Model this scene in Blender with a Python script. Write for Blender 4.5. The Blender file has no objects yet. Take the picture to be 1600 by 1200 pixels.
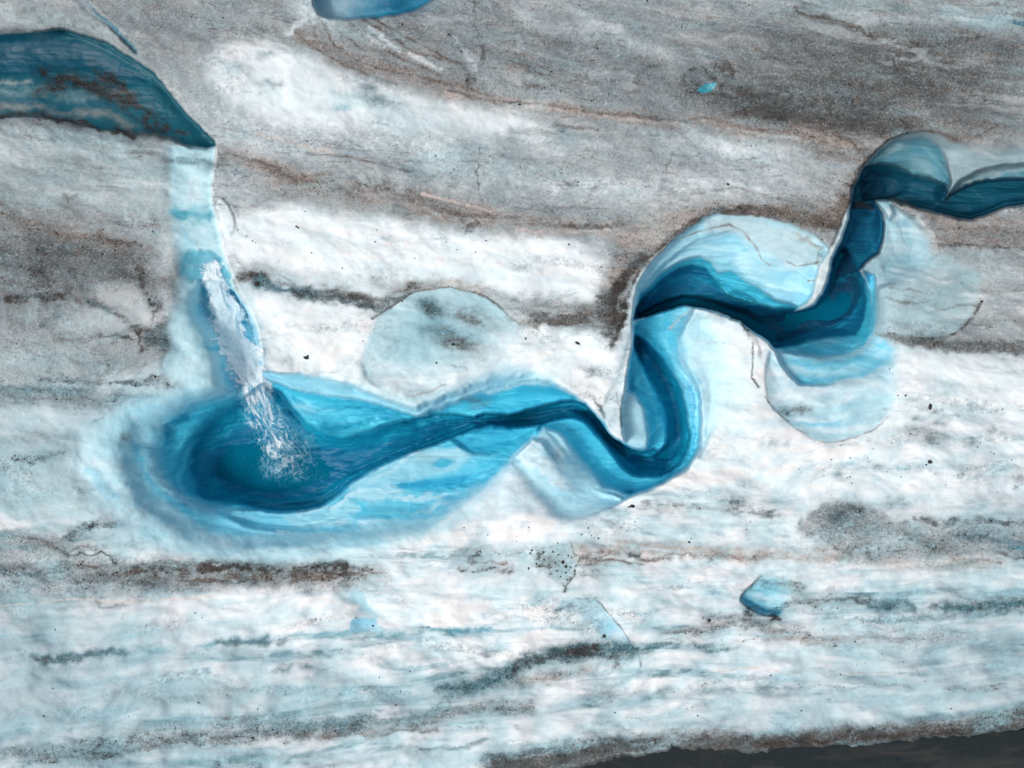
import bpy, math, random
import numpy as np
R = math.radians
rng = np.random.default_rng(7); random.seed(7)
S = 0.025            # metres per photo pixel on the ice surface (40 m across)
H = 40.0             # drone height over the ice
scene = bpy.context.scene

# ------------------------------------------------------------------ camera
cam = bpy.data.cameras.new('camera'); cam_o = bpy.data.objects.new('camera', cam)
scene.collection.objects.link(cam_o)
cam.sensor_width = 36; cam.lens = 36 * H / 40.0; cam.clip_start = 0.5; cam.clip_end = 3000
cam_o.location = (0, 0, H); cam_o.rotation_euler = (0, 0, 0)
scene.camera = cam_o

# ------------------------------------------------------------------ light
SUN_EL, SUN_AZ = 54, 250           # azimuth the light comes from, degrees clockwise from +Y
w = bpy.data.worlds.new('World'); scene.world = w; w.use_nodes = True
nt = w.node_tree; nt.nodes.clear()
sky = nt.nodes.new('ShaderNodeTexSky'); sky.sky_type = 'NISHITA'; sky.sun_disc = False
sky.sun_elevation = R(SUN_EL); sky.sun_rotation = R(SUN_AZ)
sky.air_density = 1.0; sky.dust_density = 5.0; sky.ozone_density = 1.0
hs = nt.nodes.new('ShaderNodeHueSaturation'); hs.inputs['Saturation'].default_value = 0.5   # a white overcast
bg = nt.nodes.new('ShaderNodeBackground'); bg.inputs['Strength'].default_value = 0.13
wo = nt.nodes.new('ShaderNodeOutputWorld')
nt.links.new(sky.outputs[0], hs.inputs['Color']); nt.links.new(hs.outputs[0], bg.inputs[0]); nt.links.new(bg.outputs[0], wo.inputs[0])
sl = bpy.data.lights.new('sun', 'SUN'); sl.energy = 1.7; sl.angle = R(14); sl.color = (1, 0.97, 0.93)
so = bpy.data.objects.new('sun', sl); scene.collection.objects.link(so)
so.rotation_euler = (R(90 - SUN_EL), 0, R(180 - SUN_AZ))
scene.view_settings.view_transform = 'Standard'; scene.view_settings.look = 'None'
scene.view_settings.gamma = 1; scene.view_settings.use_curve_mapping = False
scene.view_settings.exposure = -0.24
scene.cycles.max_bounces = 10; scene.cycles.diffuse_bounces = 6; scene.cycles.transparent_max_bounces = 24

# ------------------------------------------------------------------ helpers
def lin(c):
    c = np.asarray(c, float) / 255
    return np.where(c <= .04045, c / 12.92, ((c + .055) / 1.055) ** 2.4)
def tag(o, label=None, cat=None, group=None, kind=None):
    if label: o['label'] = label
    if cat: o['category'] = cat
    if group: o['group'] = group
    if kind: o['kind'] = kind
    return o
def wq(u, v, d): return wp(u, v, squash(np.asarray(d, float)))
def wp(u, v, d):                     # the point d metres below the surface that the photo shows at u, v
    k = S * (H + d) / H
    return (u - 800) * k, (600 - v) * k, -d
def sst(x): x = np.clip(x, 0, 1); return x * x * (3 - 2 * x)
TAB = rng.random((512, 512)).astype(np.float32)
def vn(x, y, s=0):
    x = x + s * 37.17; y = y + s * 91.73
    xi = np.floor(x).astype(np.int32); yi = np.floor(y).astype(np.int32)
    fx = sst(x - xi); fy = sst(y - yi)
    x0 = xi & 511; x1 = (xi + 1) & 511; y0 = yi & 511; y1 = (yi + 1) & 511
    a = TAB[y0, x0]; b = TAB[y0, x1]; c = TAB[y1, x0]; d = TAB[y1, x1]
    return (a + (b - a) * fx) * (1 - fy) + (c + (d - c) * fx) * fy
def fbm(x, y, s=0, o=4, g=.5):
    t = 0; a = 1; n = 0
    for i in range(o):
        t = t + a * vn(x * 2 ** i + i * 5.3, y * 2 ** i - i * 3.7, s + i); n += a; a *= g
    return t / n

# ------------------------------------------------------------------ sampling lines
def axis(n, step, g, k):
    a = np.arange(0, n + step * .5, step)
    e = []; p = 0; st = step
    for _ in range(k): st = min(st * g, 2500); p += st; e.append(p)
    e = np.array(e)
    return np.concatenate([-e[::-1], a, n + e])
AU = axis(1600, 1.25, 1.13, 68); AV = axis(1200, 1.25, 1.13, 68)
U, V = np.meshgrid(AU, AV); U = U.astype(np.float32); V = V.astype(np.float32)
NV, NU = U.shape
# gently wandering coordinates so that no traced edge is a straight line
w1 = (fbm(U / 60, V / 60, 1, 3) - .5) * 10; w2 = (fbm(U / 60, V / 60, 2, 3) - .5) * 10
w3 = (fbm(U / 9, V / 9, 3, 3) - .5) * 5; w4 = (fbm(U / 9, V / 9, 4, 3) - .5) * 5
UW = U + w1 * .5 + w3 * .6; VW = V + w2 * .5 + w4 * .6
UR = U + w1 * 1.6 + w3 * 2.4; VR = V + w2 * 1.6 + w4 * 2.0
# flow-aligned streaks: bands dip right at the top of the field and climb right at the bottom
FL = V - np.clip((700 - V) / 700, -.6, 1) * .16 * (U - 600)
FL = FL + (fbm(U / 260, V / 160, 9, 3) - .5) * 60
ST = fbm(U / 85, FL / 7, 10, 5, .6)            # long streaks
ST2 = fbm(U / 30, FL / 9, 11, 4, .6)           # short streaks
MO = fbm(U / 16, FL / 9, 12, 4, .62)           # mottles
MO2 = fbm(U / 45, FL / 24, 13, 4)              # dapples
FG = fbm(U / 3.2, V / 2.6, 14, 3, .7)          # grain

COL = np.zeros((NV, NU, 3), np.float32); DEP = np.zeros((NV, NU), np.float32); DIRT = np.zeros((NV, NU), np.float32)
ICE = np.zeros((NV, NU), np.float32)           # 1 where wet bare ice
P = dict(W=(238, 247, 250), S=(220, 234, 239), C=(190, 218, 224), CC=(150, 200, 214), GL=(160, 169, 172), G=(126, 134, 137),
         GD=(82, 87, 88), GW=(170, 163, 157), B=(108, 97, 89), BD=(54, 47, 43), D=(38, 38, 38), TD=(62, 110, 122), TQ=(70, 165, 185),
         P1=(206, 236, 243), P2=(148, 212, 231), P3=(96, 196, 224), P4=(66, 190, 220), P5=(14, 142, 176), P6=(7, 120, 158),
         K1=(9, 88, 114), K2=(4, 74, 102), KG=(150, 178, 186))
def window(x0, y0, x1, y1):
    i0, i1 = np.searchsorted(AU, [x0, x1]); j0, j1 = np.searchsorted(AV, [y0, y1])
    return slice(max(j0, 0), min(j1 + 1, NV)), slice(max(i0, 0), min(i1 + 1, NU))
def seg(pu, pv, pts, closed):
    pts = [(p + (0,))[:3] if len(p) == 2 else p for p in pts]
    n = len(pts); best = np.full(pu.shape, 1e9, np.float32); ww = np.zeros_like(best); ins = np.zeros(pu.shape, bool)
    for i in range(n if closed else n - 1):
        ax, ay, aw = pts[i]; bx, by, bw = pts[(i + 1) % n]
        dx, dy = bx - ax, by - ay; L = dx * dx + dy * dy + 1e-9
        t = np.clip(((pu - ax) * dx + (pv - ay) * dy) / L, 0, 1)
        q = (pu - ax - t * dx) ** 2 + (pv - ay - t * dy) ** 2
        m = q < best; best = np.where(m, q, best); ww = np.where(m, aw + (bw - aw) * t, ww)
        if closed and ay != by:
            c = ((ay > pv) != (by > pv)) & (pu < (bx - ax) * (pv - ay) / (by - ay) + ax); ins ^= c
    return np.sqrt(best), ww, ins
def paint(sl, m, col=None, dep=None, dirt=None, ice=None):
    if col is not None:
        c = lin(P[col] if isinstance(col, str) else col).astype(np.float32)
        COL[sl] += (c - COL[sl]) * m[..., None]
    if dep is not None: DEP[sl] += (dep - DEP[sl]) * m
    if dirt is not None: DIRT[sl] += (dirt - DIRT[sl]) * m
    if ice is not None: ICE[sl] += (ice - ICE[sl]) * m
def area(pts, wd=10, col=None, dep=None, dirt=None, ice=None, a=1., rough=0, st=0., wdep=None):
    """lay a patch over what is there; a point may carry its own edge softness"""
    pts = [(p[0], p[1], wd if len(p) == 2 else p[2]) for p in pts]
    if dirt is None and dep is not None and dep >= 1: dirt = .02
    pad = max(p[2] for p in pts) + 30
    xs = [p[0] for p in pts]; ys = [p[1] for p in pts]
    sl = window(min(xs) - pad, min(ys) - pad, max(xs) + pad, max(ys) + pad)
    pu, pv = (UW, VW) if not rough else (UR, VR)
    d, ww, ins = seg(pu[sl], pv[sl], pts, True)
    sd = np.where(ins, d, -d)
    m = sst((sd + ww * .5) / np.maximum(ww, .8)) * a
    if st: m = m * np.clip(1 - st + st * 2.2 * (ST[sl] - .22), 0, 1)
    paint(sl, m, col, None, dirt, ice)
    if dep is not None:
        md = m if wdep is None else sst((sd + wdep * .5) / wdep) * a
        paint(sl, md, dep=dep)
def line(col, a, wd, pts, dirt=None, dep=None, st=.5, mo=0., rough=1):
    """a soft stroke of colour and grit along a seam; st breaks it into streaks, mo into mottles"""
    wmax = max(wd, max((p[2] for p in pts if len(p) == 3), default=0))
    pts = [(p[0], p[1], wd if len(p) == 2 else p[2]) for p in pts]
    pad = wmax * 2.4 + 14
    xs = [p[0] for p in pts]; ys = [p[1] for p in pts]
    sl = window(min(xs) - pad, min(ys) - pad, max(xs) + pad, max(ys) + pad)
    pu, pv = (UR, VR) if rough else (UW, VW)
    if len(pts) == 1: pts = pts + [(pts[0][0] + .5, pts[0][1], pts[0][2])]
    d, ww, _ = seg(pu[sl], pv[sl], pts, False)
    if wmax < 12:
        ww = ww * np.clip(.1 + 1.7 * fbm(U[sl] / 18, V[sl] / 12, 71, 3), .25, 1.6)
        if not mo and wmax < 6 and st: mo = .4
    m = np.exp(-(d / np.maximum(ww, .8)) ** 2 * 1.2)
    if st: m = m * np.clip(1 - st + st * 3.4 * (ST[sl] - .27), 0, 1.1)
    if mo: m = m * np.clip(1 - mo + mo * 4.5 * (MO[sl] - .34), 0, 1.2)
    m = np.clip(m * a * (1.35 if mo else 1.1), 0, .96)
    paint(sl, m, col, dep, None, None)
    if dirt: DIRT[sl] = np.maximum(DIRT[sl], dirt * np.clip(m / max(a, .01), 0, 1))
def blob(col, a, x, y, rx, ry, rot=0, dirt=None, dep=None, st=.3, mo=.3, pw=1.):
    c, s = math.cos(R(rot)), math.sin(R(rot)); r = max(rx, ry) * 2 + 12
    sl = window(x - r, y - r, x + r, y + r)
    du = UR[sl] - x; dv = VR[sl] - y
    q = ((du * c + dv * s) / rx) ** 2 + ((-du * s + dv * c) / ry) ** 2
    m = np.exp(-q ** pw)
    if st: m = m * np.clip(1 - st + st * 3.4 * (ST[sl] - .27), 0, 1.1)
    if mo: m = m * np.clip(1 - mo + mo * 4.5 * (MO[sl] - .34), 0, 1.2)
    m = np.clip(m * a, 0, 1)
    paint(sl, m, col, None, None, None)
    if dirt: DIRT[sl] = np.maximum(DIRT[sl], dirt * np.clip(m / max(a, .01), 0, 1))
    if dep is not None: DEP[sl] += dep * np.exp(-q)
exec_order = None
#%%SURFACE
# ------------------------------------------------------------------ the weathered ice surface
s0 = (slice(None), slice(None))
paint(s0, np.ones_like(U), (206, 224, 230), 0, .14, 0)
paint(s0, np.clip((MO2 - .46) * 3.2, 0, 1) * .75, 'C')
paint(s0, np.clip((ST - .54) * 3, 0, 1) * .3, 'GL')
# upper field: grey granular ice
area([(-400, -300), (2000, -300), (2000, 560), (1600, 545), (1380, 525), (1300, 480), (1100, 330), (1000, 400), (960, 540), (800, 480),
      (640, 452), (560, 440), (380, 420), (300, 440), (280, 560), (150, 600), (-400, 610)], 30, 'GL', dirt=.4, a=.92, rough=1)
blob('G', .75, 300, 40, 190, 60, 10, .5); blob('G', .7, 860, 80, 320, 130, 8, .55); blob('G', .6, 660, 60, 160, 80, 20, .5)
blob((138, 150, 154), .7, 850, 130, 200, 60, 6, .6); blob('GD', .85, 1420, 120, 240, 90, 8, .66); blob('GD', .6, 1250, 160, 190, 50, 12, .66)
blob('GD', .7, 1480, 60, 160, 40, 8, .6); blob('G', .6, 1500, 190, 160, 40, 0, .5); blob('C', .5, 1400, 15, 260, 24, 5, .1)
blob('C', .65, 1320, 35, 120, 22, 10, .1); blob('GL', .7, 80, 25, 110, 26, 0, .3); blob('C', .6, 1560, 30, 70, 22, 10, .1)
# white melt band running from upper left to the middle
area([(320, 90), (360, 68), (420, 66), (480, 80), (530, 108), (600, 130), (700, 158), (800, 172), (830, 190), (760, 205), (640, 200), (520, 200), (430, 190), (360, 170), (330, 130)],
     34, 'W', dirt=.04, a=.95, rough=1)
blob('C', .8, 560, 155, 60, 10, 12, st=.2); blob('S', .8, 500, 190, 180, 22, 6, .1); blob('C', .6, 700, 190, 140, 26, 8, .15)
blob('C', .6, 700, 250, 110, 26, 6, .3); blob('S', .55, 480, 225, 130, 18, 4, .15)
area([(340, 350), (430, 318), (520, 335), (600, 345), (700, 362), (780, 372), (880, 370), (940, 378), (960, 400), (945, 430), (930, 470), (860, 462), (760, 452), (640, 440),
      (560, 440), (480, 425), (400, 412), (365, 425), (345, 395)], 26, 'W', dirt=.05, a=.97, rough=1)
blob('S', .6, 860, 455, 90, 14, 3, .15); blob('C', .4, 700, 430, 160, 12, 4)
blob('S', .7, 1190, 280, 130, 40, 10, .3); blob('GL', .6, 1080, 250, 150, 26, 6, .4); blob('S', .55, 1130, 230, 90, 16, 12, .2); blob('S', .5, 900, 290, 150, 14, 3, .3)
blob('S', .75, 385, 250, 50, 40, 0, .15); blob('S', .7, 370, 290, 40, 30, 0, .15); blob('S', .5, 360, 200, 40, 40, 0, .2)
# bright ridge of bumps in the upper grey
for x, y, r in [(820, 22, 22), (850, 35, 26), (885, 42, 20), (925, 52, 22), (965, 55, 30), (1000, 70, 26), (1035, 78, 24), (1055, 100, 20), (1100, 92, 18)]:
    blob('S', .62, x, y, r, r * .6, 30, .1, dep=-.15, mo=.1)
for x, y, r in [(1000, 40, 40), (960, 30, 40), (1110, 85, 18), (890, 105, 30), (1010, 115, 30)]: blob((130, 165, 176), .5, x, y, r, r * .3, 10)
for x, y in [(1085, 210), (1110, 225), (1140, 235), (1160, 250), (1185, 240), (1150, 270)]: blob('S', .75, x, y, 16, 8, 35, dep=-.1, mo=.1)
# pure white banks round the canyon
area([(400, 462), (470, 468), (560, 478), (600, 490), (575, 540), (560, 600), (480, 590), (405, 580), (410, 540), (385, 490)], 26, 'W', dirt=.0, rough=1)
area([(800, 488), (860, 510), (920, 520), (975, 520), (965, 600), (950, 650), (900, 620), (830, 590), (740, 570), (760, 520)], 24, 'W', dirt=.02, rough=1)
area([(1060, 480), (1200, 530), (1220, 600), (1280, 660), (1400, 640), (1420, 560), (1700, 560), (1700, 790), (1500, 770), (1300, 790), (1100, 790), (1000, 830), (760, 850), (700, 880),
      (560, 860), (700, 800), (800, 730), (1000, 770), (1100, 700), (1080, 600)], 30, 'W', dirt=.03, rough=1)
area([(-200, 945), (200, 930), (420, 930), (600, 900), (760, 930), (1000, 940), (1160, 930), (1200, 970), (1400, 985), (1700, 975), (1700, 1140), (1300, 1130), (1000, 1150), (700, 1190),
      (400, 1170), (-200, 1090)], 40, 'S', dirt=.08, a=.8, rough=1)
area([(430, 935), (640, 935), (830, 945), (1000, 960), (960, 1010), (760, 1040), (560, 1050), (330, 1010), (250, 950)], 50, 'W', dirt=.02, a=.85, rough=1)
blob('W', .8, 1080, 880, 160, 12, 2); blob('W', .8, 1100, 1060, 240, 14, -1); blob('W', .7, 1050, 930, 120, 24, 0); blob('W', .6, 1300, 1050, 160, 12, 2)
blob('W', .7, 640, 880, 120, 26, -6); blob('W', .7, 300, 965, 220, 16, -2); blob('W', .6, 1450, 690, 160, 60, 0); blob('W', .7, 1400, 590, 180, 20, 0)
# melt-softened pale patches over the right and lower white ice
for _ in range(330):
    x = random.uniform(0, 1600); y = random.choice([random.uniform(960, 1150), random.uniform(600, 800)])
    if y < 800 and x < 1180: continue
    r = random.uniform(6, 26)
    blob('C' if random.random() < .7 else 'W', random.uniform(.3, .75), x, y, r * 1.4, r * .45, random.uniform(-12, 6), mo=.2)
# left field
area([(-200, 190), (150, 205), (262, 225), (268, 400), (180, 330), (60, 325), (-200, 330)], 40, 'C', dirt=.25, a=.75, rough=1)
blob('S', .7, 120, 300, 70, 16, 8, .1); blob('S', .6, 210, 300, 50, 26, 8, .15); blob('S', .5, 50, 260, 60, 20, 0); blob('GL', .7, 220, 350, 60, 40, 10, .5)
blob('GW', .6, 60, 330, 90, 16, 4, .5); blob('GD', .85, 110, 400, 150, 36, 9, .7); blob('GD', .8, 60, 440, 140, 26, 4, .7); blob((84, 104, 110), .7, 40, 410, 90, 16, 5, .6)
blob('GD', .7, 200, 425, 70, 26, 20, .7); blob('G', .8, 60, 490, 120, 30, 0, .5); blob('GL', .7, 60, 540, 150, 26, 0, .35); blob('C', .7, 60, 560, 140, 16, 0, .2)
area([(155, 452), (190, 443), (215, 446), (230, 470), (240, 500), (228, 512), (205, 500), (180, 480), (150, 465)], 28, (204, 211, 213), dirt=.08, rough=1, a=.85)
area([(110, 495), (140, 487), (175, 490), (200, 505), (205, 520), (170, 522), (130, 515), (90, 508)], 26, (200, 208, 211), dirt=.1, rough=1, a=.8)
blob('S', .8, 258, 480, 14, 26, 10); blob('S', .8, 262, 412, 26, 22, 0); blob('S', .7, 270, 375, 20, 16, 0)
blob('G', .8, 180, 560, 90, 16, -4, .4); blob('GL', .6, 240, 545, 50, 22, 0, .3)
area([(-200, 600), (60, 602), (130, 612), (240, 615), (300, 612), (250, 640), (120, 645), (-200, 640)], 20, 'G', dirt=.5, a=.9, rough=1)
area([(-200, 645), (60, 640), (150, 650), (160, 670), (120, 690), (-200, 690)], 24, 'S', dirt=.06, rough=1)
blob('C', .8, 60, 700, 110, 16, 0, .15); blob('S', .6, 100, 770, 70, 50, 0, .06); blob('C', .7, 20, 740, 60, 22); blob('C', .7, 60, 800, 90, 22)
area([(-200, 830), (40, 828), (110, 842), (200, 870), (330, 880), (470, 878), (600, 885), (610, 905), (520, 922), (390, 925), (250, 925), (100, 935), (-200, 935)],
     18, 'GL', dirt=.5, a=.95, rough=1)
blob('S', .7, 25, 810, 30, 14); blob('C', .5, 110, 890, 70, 14); blob('S', .5, 60, 925, 90, 10, -2)
# right of the canyon: grey slab, pale lens, dark band
area([(1400, 330), (1460, 330), (1540, 340), (1800, 330), (1800, 395), (1560, 388), (1460, 385), (1420, 380)], 8, 'G', dirt=.45, rough=1)
area([(1440, 390), (1800, 395), (1800, 545), (1600, 545), (1500, 532), (1420, 530), (1350, 525), (1360, 460), (1390, 410)], 20, 'GL', dirt=.3, a=.9, rough=1)
blob('S', .8, 1570, 428, 50, 14, 4, .1); blob('S', .6, 1560, 470, 60, 14); blob('G', .6, 1540, 505, 80, 12, 0, .5); blob('W', .5, 1590, 490, 40, 10)
area([(1372, 430, 14), (1400, 412, 14), (1440, 402, 16), (1480, 400, 20), (1520, 418, 26), (1532, 440, 20), (1528, 470, 12), (1515, 495, 8), (1490, 518, 5), (1455, 527, 4), (1400, 525, 6), (1366, 522, 8), (1364, 480, 10)],
     12, (168, 196, 202), dep=.35, dirt=.12, a=.95)
blob('S', .5, 1430, 430, 50, 16, 5); blob('C', .7, 1450, 495, 60, 18, -4); blob('S', .4, 1400, 515, 40, 8)
for p in [[(1380, 465), (1420, 470), (1450, 468)], [(1445, 486), (1480, 483), (1510, 476), (1533, 472)], [(1390, 447), (1440, 452)]]: line('GD', .5, 2, p, .3)
area([(1366, 520), (1480, 530), (1600, 538), (1800, 540), (1800, 556), (1600, 556), (1500, 550), (1420, 542)], 12, 'GD', dirt=.75, a=.9, rough=1)
line('BD', .75, 3, [(1388, 520), (1410, 526), (1450, 528), (1480, 526), (1505, 512), (1520, 495), (1533, 472)], .7, st=.5, rough=0)
line('BD', .7, 2.5, [(1460, 381), (1500, 381), (1550, 387), (1640, 390)], .5, st=.3, rough=0)
line('B', .6, 7, [(1340, 322), (1400, 330), (1440, 336), (1460, 342), (1500, 350), (1600, 356)], .4)
line('GW', .8, 8, [(1470, 350), (1520, 352), (1600, 352)], .4)
# ---- long nearly level bands of white, cyan and teal-grey ice in the lower field
FL3 = V - np.clip((700 - V) / 700, -.6, 1) * .12 * (U - 600) + (fbm(U / 420, V / 200, 57, 2) - .5) * 70 + (fbm(U / 60, V / 30, 58, 3) - .5) * 9
T4 = fbm(U / 260, FL3 / 17, 55, 5, .6); T5 = fbm(U / 190, FL3 / 34, 56, 4, .5)
lowm = sst((V - 650) / 160) * (1 - .7 * np.exp(-(((U - 800) / 420) ** 2 + ((V - 690) / 200) ** 2)))
paint(s0, lowm * np.clip((.50 - T4) * 6, 0, 1) * .6, 'W')
paint(s0, lowm * np.clip((T4 - .46) * 4, 0, 1) * np.clip(.4 + (T5 - .4) * 4, 0, 1) * .62, (150, 192, 204))
paint(s0, lowm * np.clip((T4 - .55) * 7, 0, 1) * np.clip((T5 - .42) * 7, 0, 1) * np.clip((MO - .38) * 5, 0, 1) * .9, (70, 124, 136))
# ---- seams, dirt bands and brown streaks
def brown(p, w=3, a=.75, c='B', d=.6, **k): line(c, a, w, p, d, **k)
# radiating streaks below the top pool
for q in [[(540, 28), (560, 45), (590, 68), (625, 92), (660, 105), (690, 118)], [(560, 25), (585, 40), (620, 62), (650, 85), (690, 92)], [(575, 24), (600, 38), (640, 60), (690, 88), (715, 100)],
          [(500, 25), (510, 45), (520, 70), (560, 95), (600, 110), (640, 118), (700, 130), (770, 150)], [(485, 28), (492, 50), (500, 66)], [(462, 50), (490, 72), (505, 82), (540, 102), (580, 118), (620, 132)],
          [(535, 55), (548, 62), (556, 70)], [(600, 92), (650, 118), (700, 130), (730, 142)]]:
    brown(q, 3.2, .8, 'B', .65, st=.3, rough=0); line('BD', .7, 1.2, q, .5, st=.5, rough=0)
for q in [[(575, 42), (600, 60), (625, 80)], [(640, 84), (665, 96), (690, 108)], [(560, 45), (580, 60), (600, 74)]]: line('S', .8, 4, q, rough=0)
line('B', .6, 14, [(470, 40), (490, 60), (530, 90), (600, 112), (700, 135), (780, 158)], .5, st=.6)
line('S', .9, 6, [(455, 48), (465, 35), (480, 28)], st=.1, dep=-.1); blob('B', .8, 492, 36, 9, 14, -10, .6); blob('B', .6, 470, 52, 8, 8, 0, .6)
line('BD', .5, 2, [(400, 38), (424, 54)], .4); line('B', .5, 6, [(430, 45), (450, 58), (480, 62)], .4)
# right-hand vertical crack of the top grey field
line('GD', .65, 3, [(740, 0), (745, 40), (752, 75), (754, 90), (748, 108), (740, 125)], .8, st=.1, mo=.5, dep=.06)
line('GD', .6, 5, [(705, 55), (722, 80), (728, 105), (735, 135)], .8, st=.2, mo=.6); line('S', .6, 6, [(715, 60), (735, 90), (742, 108)], mo=.4)
line('D', .45, 2, [(748, 230), (744, 270), (748, 300), (752, 320)], .6, st=.1, mo=.6, dep=.04)
line('D', .4, 1.3, [(1120, 0), (1108, 30), (1098, 55)], .4, st=0); line('D', .4, 1.3, [(1060, 160), (1056, 190), (1048, 250), (1036, 300)], .4, st=.2, mo=.5)
# long brown seam through the middle of the upper ice
q = [(700, 140), (740, 150), (790, 158), (840, 163), (880, 172), (930, 177), (980, 178), (1030, 187), (1060, 190), (1100, 184), (1120, 188), (1150, 198), (1200, 205)]
line('GW', .7, 9, q, .4); brown(q, 2.2, .85, 'B', .5, st=.3, rough=0); line('BD', .8, 1.4, q, .5, st=.6)
line((200, 190, 182), .7, 3, [(p[0], p[1] + 5) for p in q], st=.5)
line('BD', .8, 3, [(795, 160), (812, 160)], .6); line('TD', .8, 3, [(735, 156), (755, 160), (790, 162)], .2)
line('TD', .7, 3, [(800, 163), (815, 165)], .2)
line('B', .6, 3, [(870, 198), (900, 202), (935, 206)], .5); blob('TD', .6, 880, 215, 20, 14, 0, .8, dep=.15)
line('B', .7, 2, [(905, 103), (925, 103)], .4); line('B', .5, 3, [(800, 105), (860, 108)], .4)
# dark dirt at the small cyan melt hole and on towards the big bend
blob('GD', .8, 1010, 110, 40, 18, 10, .85); blob('GD', .85, 1080, 130, 30, 24, 0, .8)
for q in [[(1072, 120), (1068, 135), (1080, 142)], [(1078, 112), (1088, 100), (1098, 104), (1105, 110), (1118, 112)], [(1120, 105), (1140, 104), (1145, 112), (1135, 125), (1120, 135)], [(1085, 142), (1105, 146), (1125, 140)],
          [(1100, 110), (1115, 120)]]: line('BD', .9, 5, q, .9, st=.1, mo=.5)
line('BD', .85, 8, [(1135, 130), (1160, 155), (1190, 172), (1230, 182)], .9, mo=.5); line('GD', .8, 22, [(1120, 150), (1180, 168), (1250, 180), (1330, 190), (1400, 200)], .85)
line('BD', .9, 10, [(1150, 180), (1175, 175)], .9, mo=.6, st=.1)
line('BD', .8, 14, [(1190, 172), (1250, 180), (1310, 190), (1370, 200), (1400, 208)], .95, mo=.5); blob('D', .6, 1280, 175, 40, 14, 10, .95); blob('BD', .6, 1360, 190, 36, 14, 0, .9)
blob('TD', .7, 1325, 203, 12, 7, 0, .4); blob('B', .75, 1440, 190, 60, 18, 10, .7); blob('BD', .6, 1460, 205, 60, 8, 12, .8)
q = [(1200, 178), (1230, 200), (1290, 208), (1330, 225), (1350, 240)]
brown(q, 10, .8, 'B', .7); line('BD', .7, 2, q, .6); line('BD', .6, 2, [(1180, 192), (1230, 212), (1280, 222), (1330, 240)], .6)
line((176, 166, 158), .8, 8, [(1220, 200), (1290, 215), (1330, 232)], .3)
line('B', .8, 9, [(1280, 240), (1310, 245), (1340, 250)], .6); blob('TD', .6, 1290, 243, 22, 6, 10, .7)
line('BD', .85, 4, [(1333, 290), (1338, 270), (1352, 250), (1370, 235), (1390, 218)], .8, st=.1, rough=0)
# top right details
line('BD', .75, 5, [(1245, 18), (1270, 27), (1330, 40), (1370, 60)], .7); line('BD', .75, 4, [(1400, 68), (1425, 76), (1450, 70), (1490, 60), (1540, 54)], .7)
blob('BD', .95, 1432, 72, 18, 5, 8, .8, mo=.2); blob('TD', .7, 1470, 48, 30, 10, 0, .3); blob('TD', .6, 1400, 12, 14, 8); blob('D', .8, 1577, 83, 8, 5, 20, .5, mo=.1); blob('TD', .6, 1570, 76, 26, 10, 15, .4)
blob('TD', .5, 1440, 50, 20, 8); blob('TD', .5, 1280, 12, 30, 8); blob('TD', .5, 1520, 45, 20, 9)
line('B', .5, 4, [(1500, 40), (1560, 55), (1600, 60)], .5); line('B', .6, 3, [(1540, 92), (1580, 100), (1620, 112)], .5); line('S', .7, 2.5, [(1460, 25), (1500, 26), (1540, 27)])
line('B', .6, 8, [(1230, 20), (1290, 32), (1340, 48), (1400, 60)], .6); blob('C', .7, 1590, 178, 26, 7, 10)
line('BD', .8, 2, [(1470, 215), (1490, 223), (1510, 223), (1535, 210), (1560, 195)], .6, st=.1, rough=0)
line('B', .5, 2, [(1500, 262), (1530, 252), (1560, 248), (1600, 246)], .3, st=.2, rough=0)
# mid brown bands
q = [(335, 240), (380, 245), (430, 262), (480, 285), (560, 300), (640, 318), (700, 330), (770, 335), (830, 345), (900, 352), (960, 355)]
line('GW', .8, 16, q, .55); brown([(345, 240), (400, 254), (450, 272), (505, 287)], 9, .7, 'B', .7); brown([(640, 300), (700, 320), (770, 338)], 12, .6, 'B', .75); line('BD', .6, 2, q, .5)
line('GD', .65, 10, [(560, 300), (630, 310), (700, 318), (740, 345), (730, 362)], .8, mo=.5); blob('GD', .6, 730, 328, 22, 22, 0, .9, mo=.6); blob('G', .7, 560, 305, 160, 14, 5, .6)
line('B', .7, 2, [(480, 240), (540, 245), (600, 260), (640, 268)], .4, rough=0, st=.2); line((214, 200, 192), .8, 2.5, [(660, 303), (700, 312), (740, 322), (775, 334)], st=.2, rough=0)
line((200, 188, 180), .7, 3, [(400, 212), (440, 220), (480, 232), (530, 240)], st=.4)
line('B', .75, 3, [(800, 350), (860, 352), (910, 356), (965, 355), (990, 350)], .5); line('BD', .7, 1.6, [(880, 354), (920, 356), (955, 356)], .5, st=.3)
line((210, 200, 196), .7, 3, [(810, 360), (880, 362), (950, 360)]); line('B', .8, 2.5, [(873, 324), (910, 325), (950, 326)], .5, st=.2, rough=0)
blob((150, 170, 176), .6, 880, 330, 110, 12, 2, .6); blob('GD', .4, 850, 325, 40, 7, 0, .6)
line('B', .5, 2, [(975, 315), (1000, 322), (1040, 314), (1080, 310)], .4)
area([(955, 375), (1000, 345), (1060, 325), (1130, 328), (1200, 330), (1290, 355), (1330, 310), (1320, 360), (1200, 345), (1120, 338), (1060, 370), (1015, 405), (975, 450), (940, 450), (950, 410)], 20, 'GW', dirt=.6, a=.8, rough=1)
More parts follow.
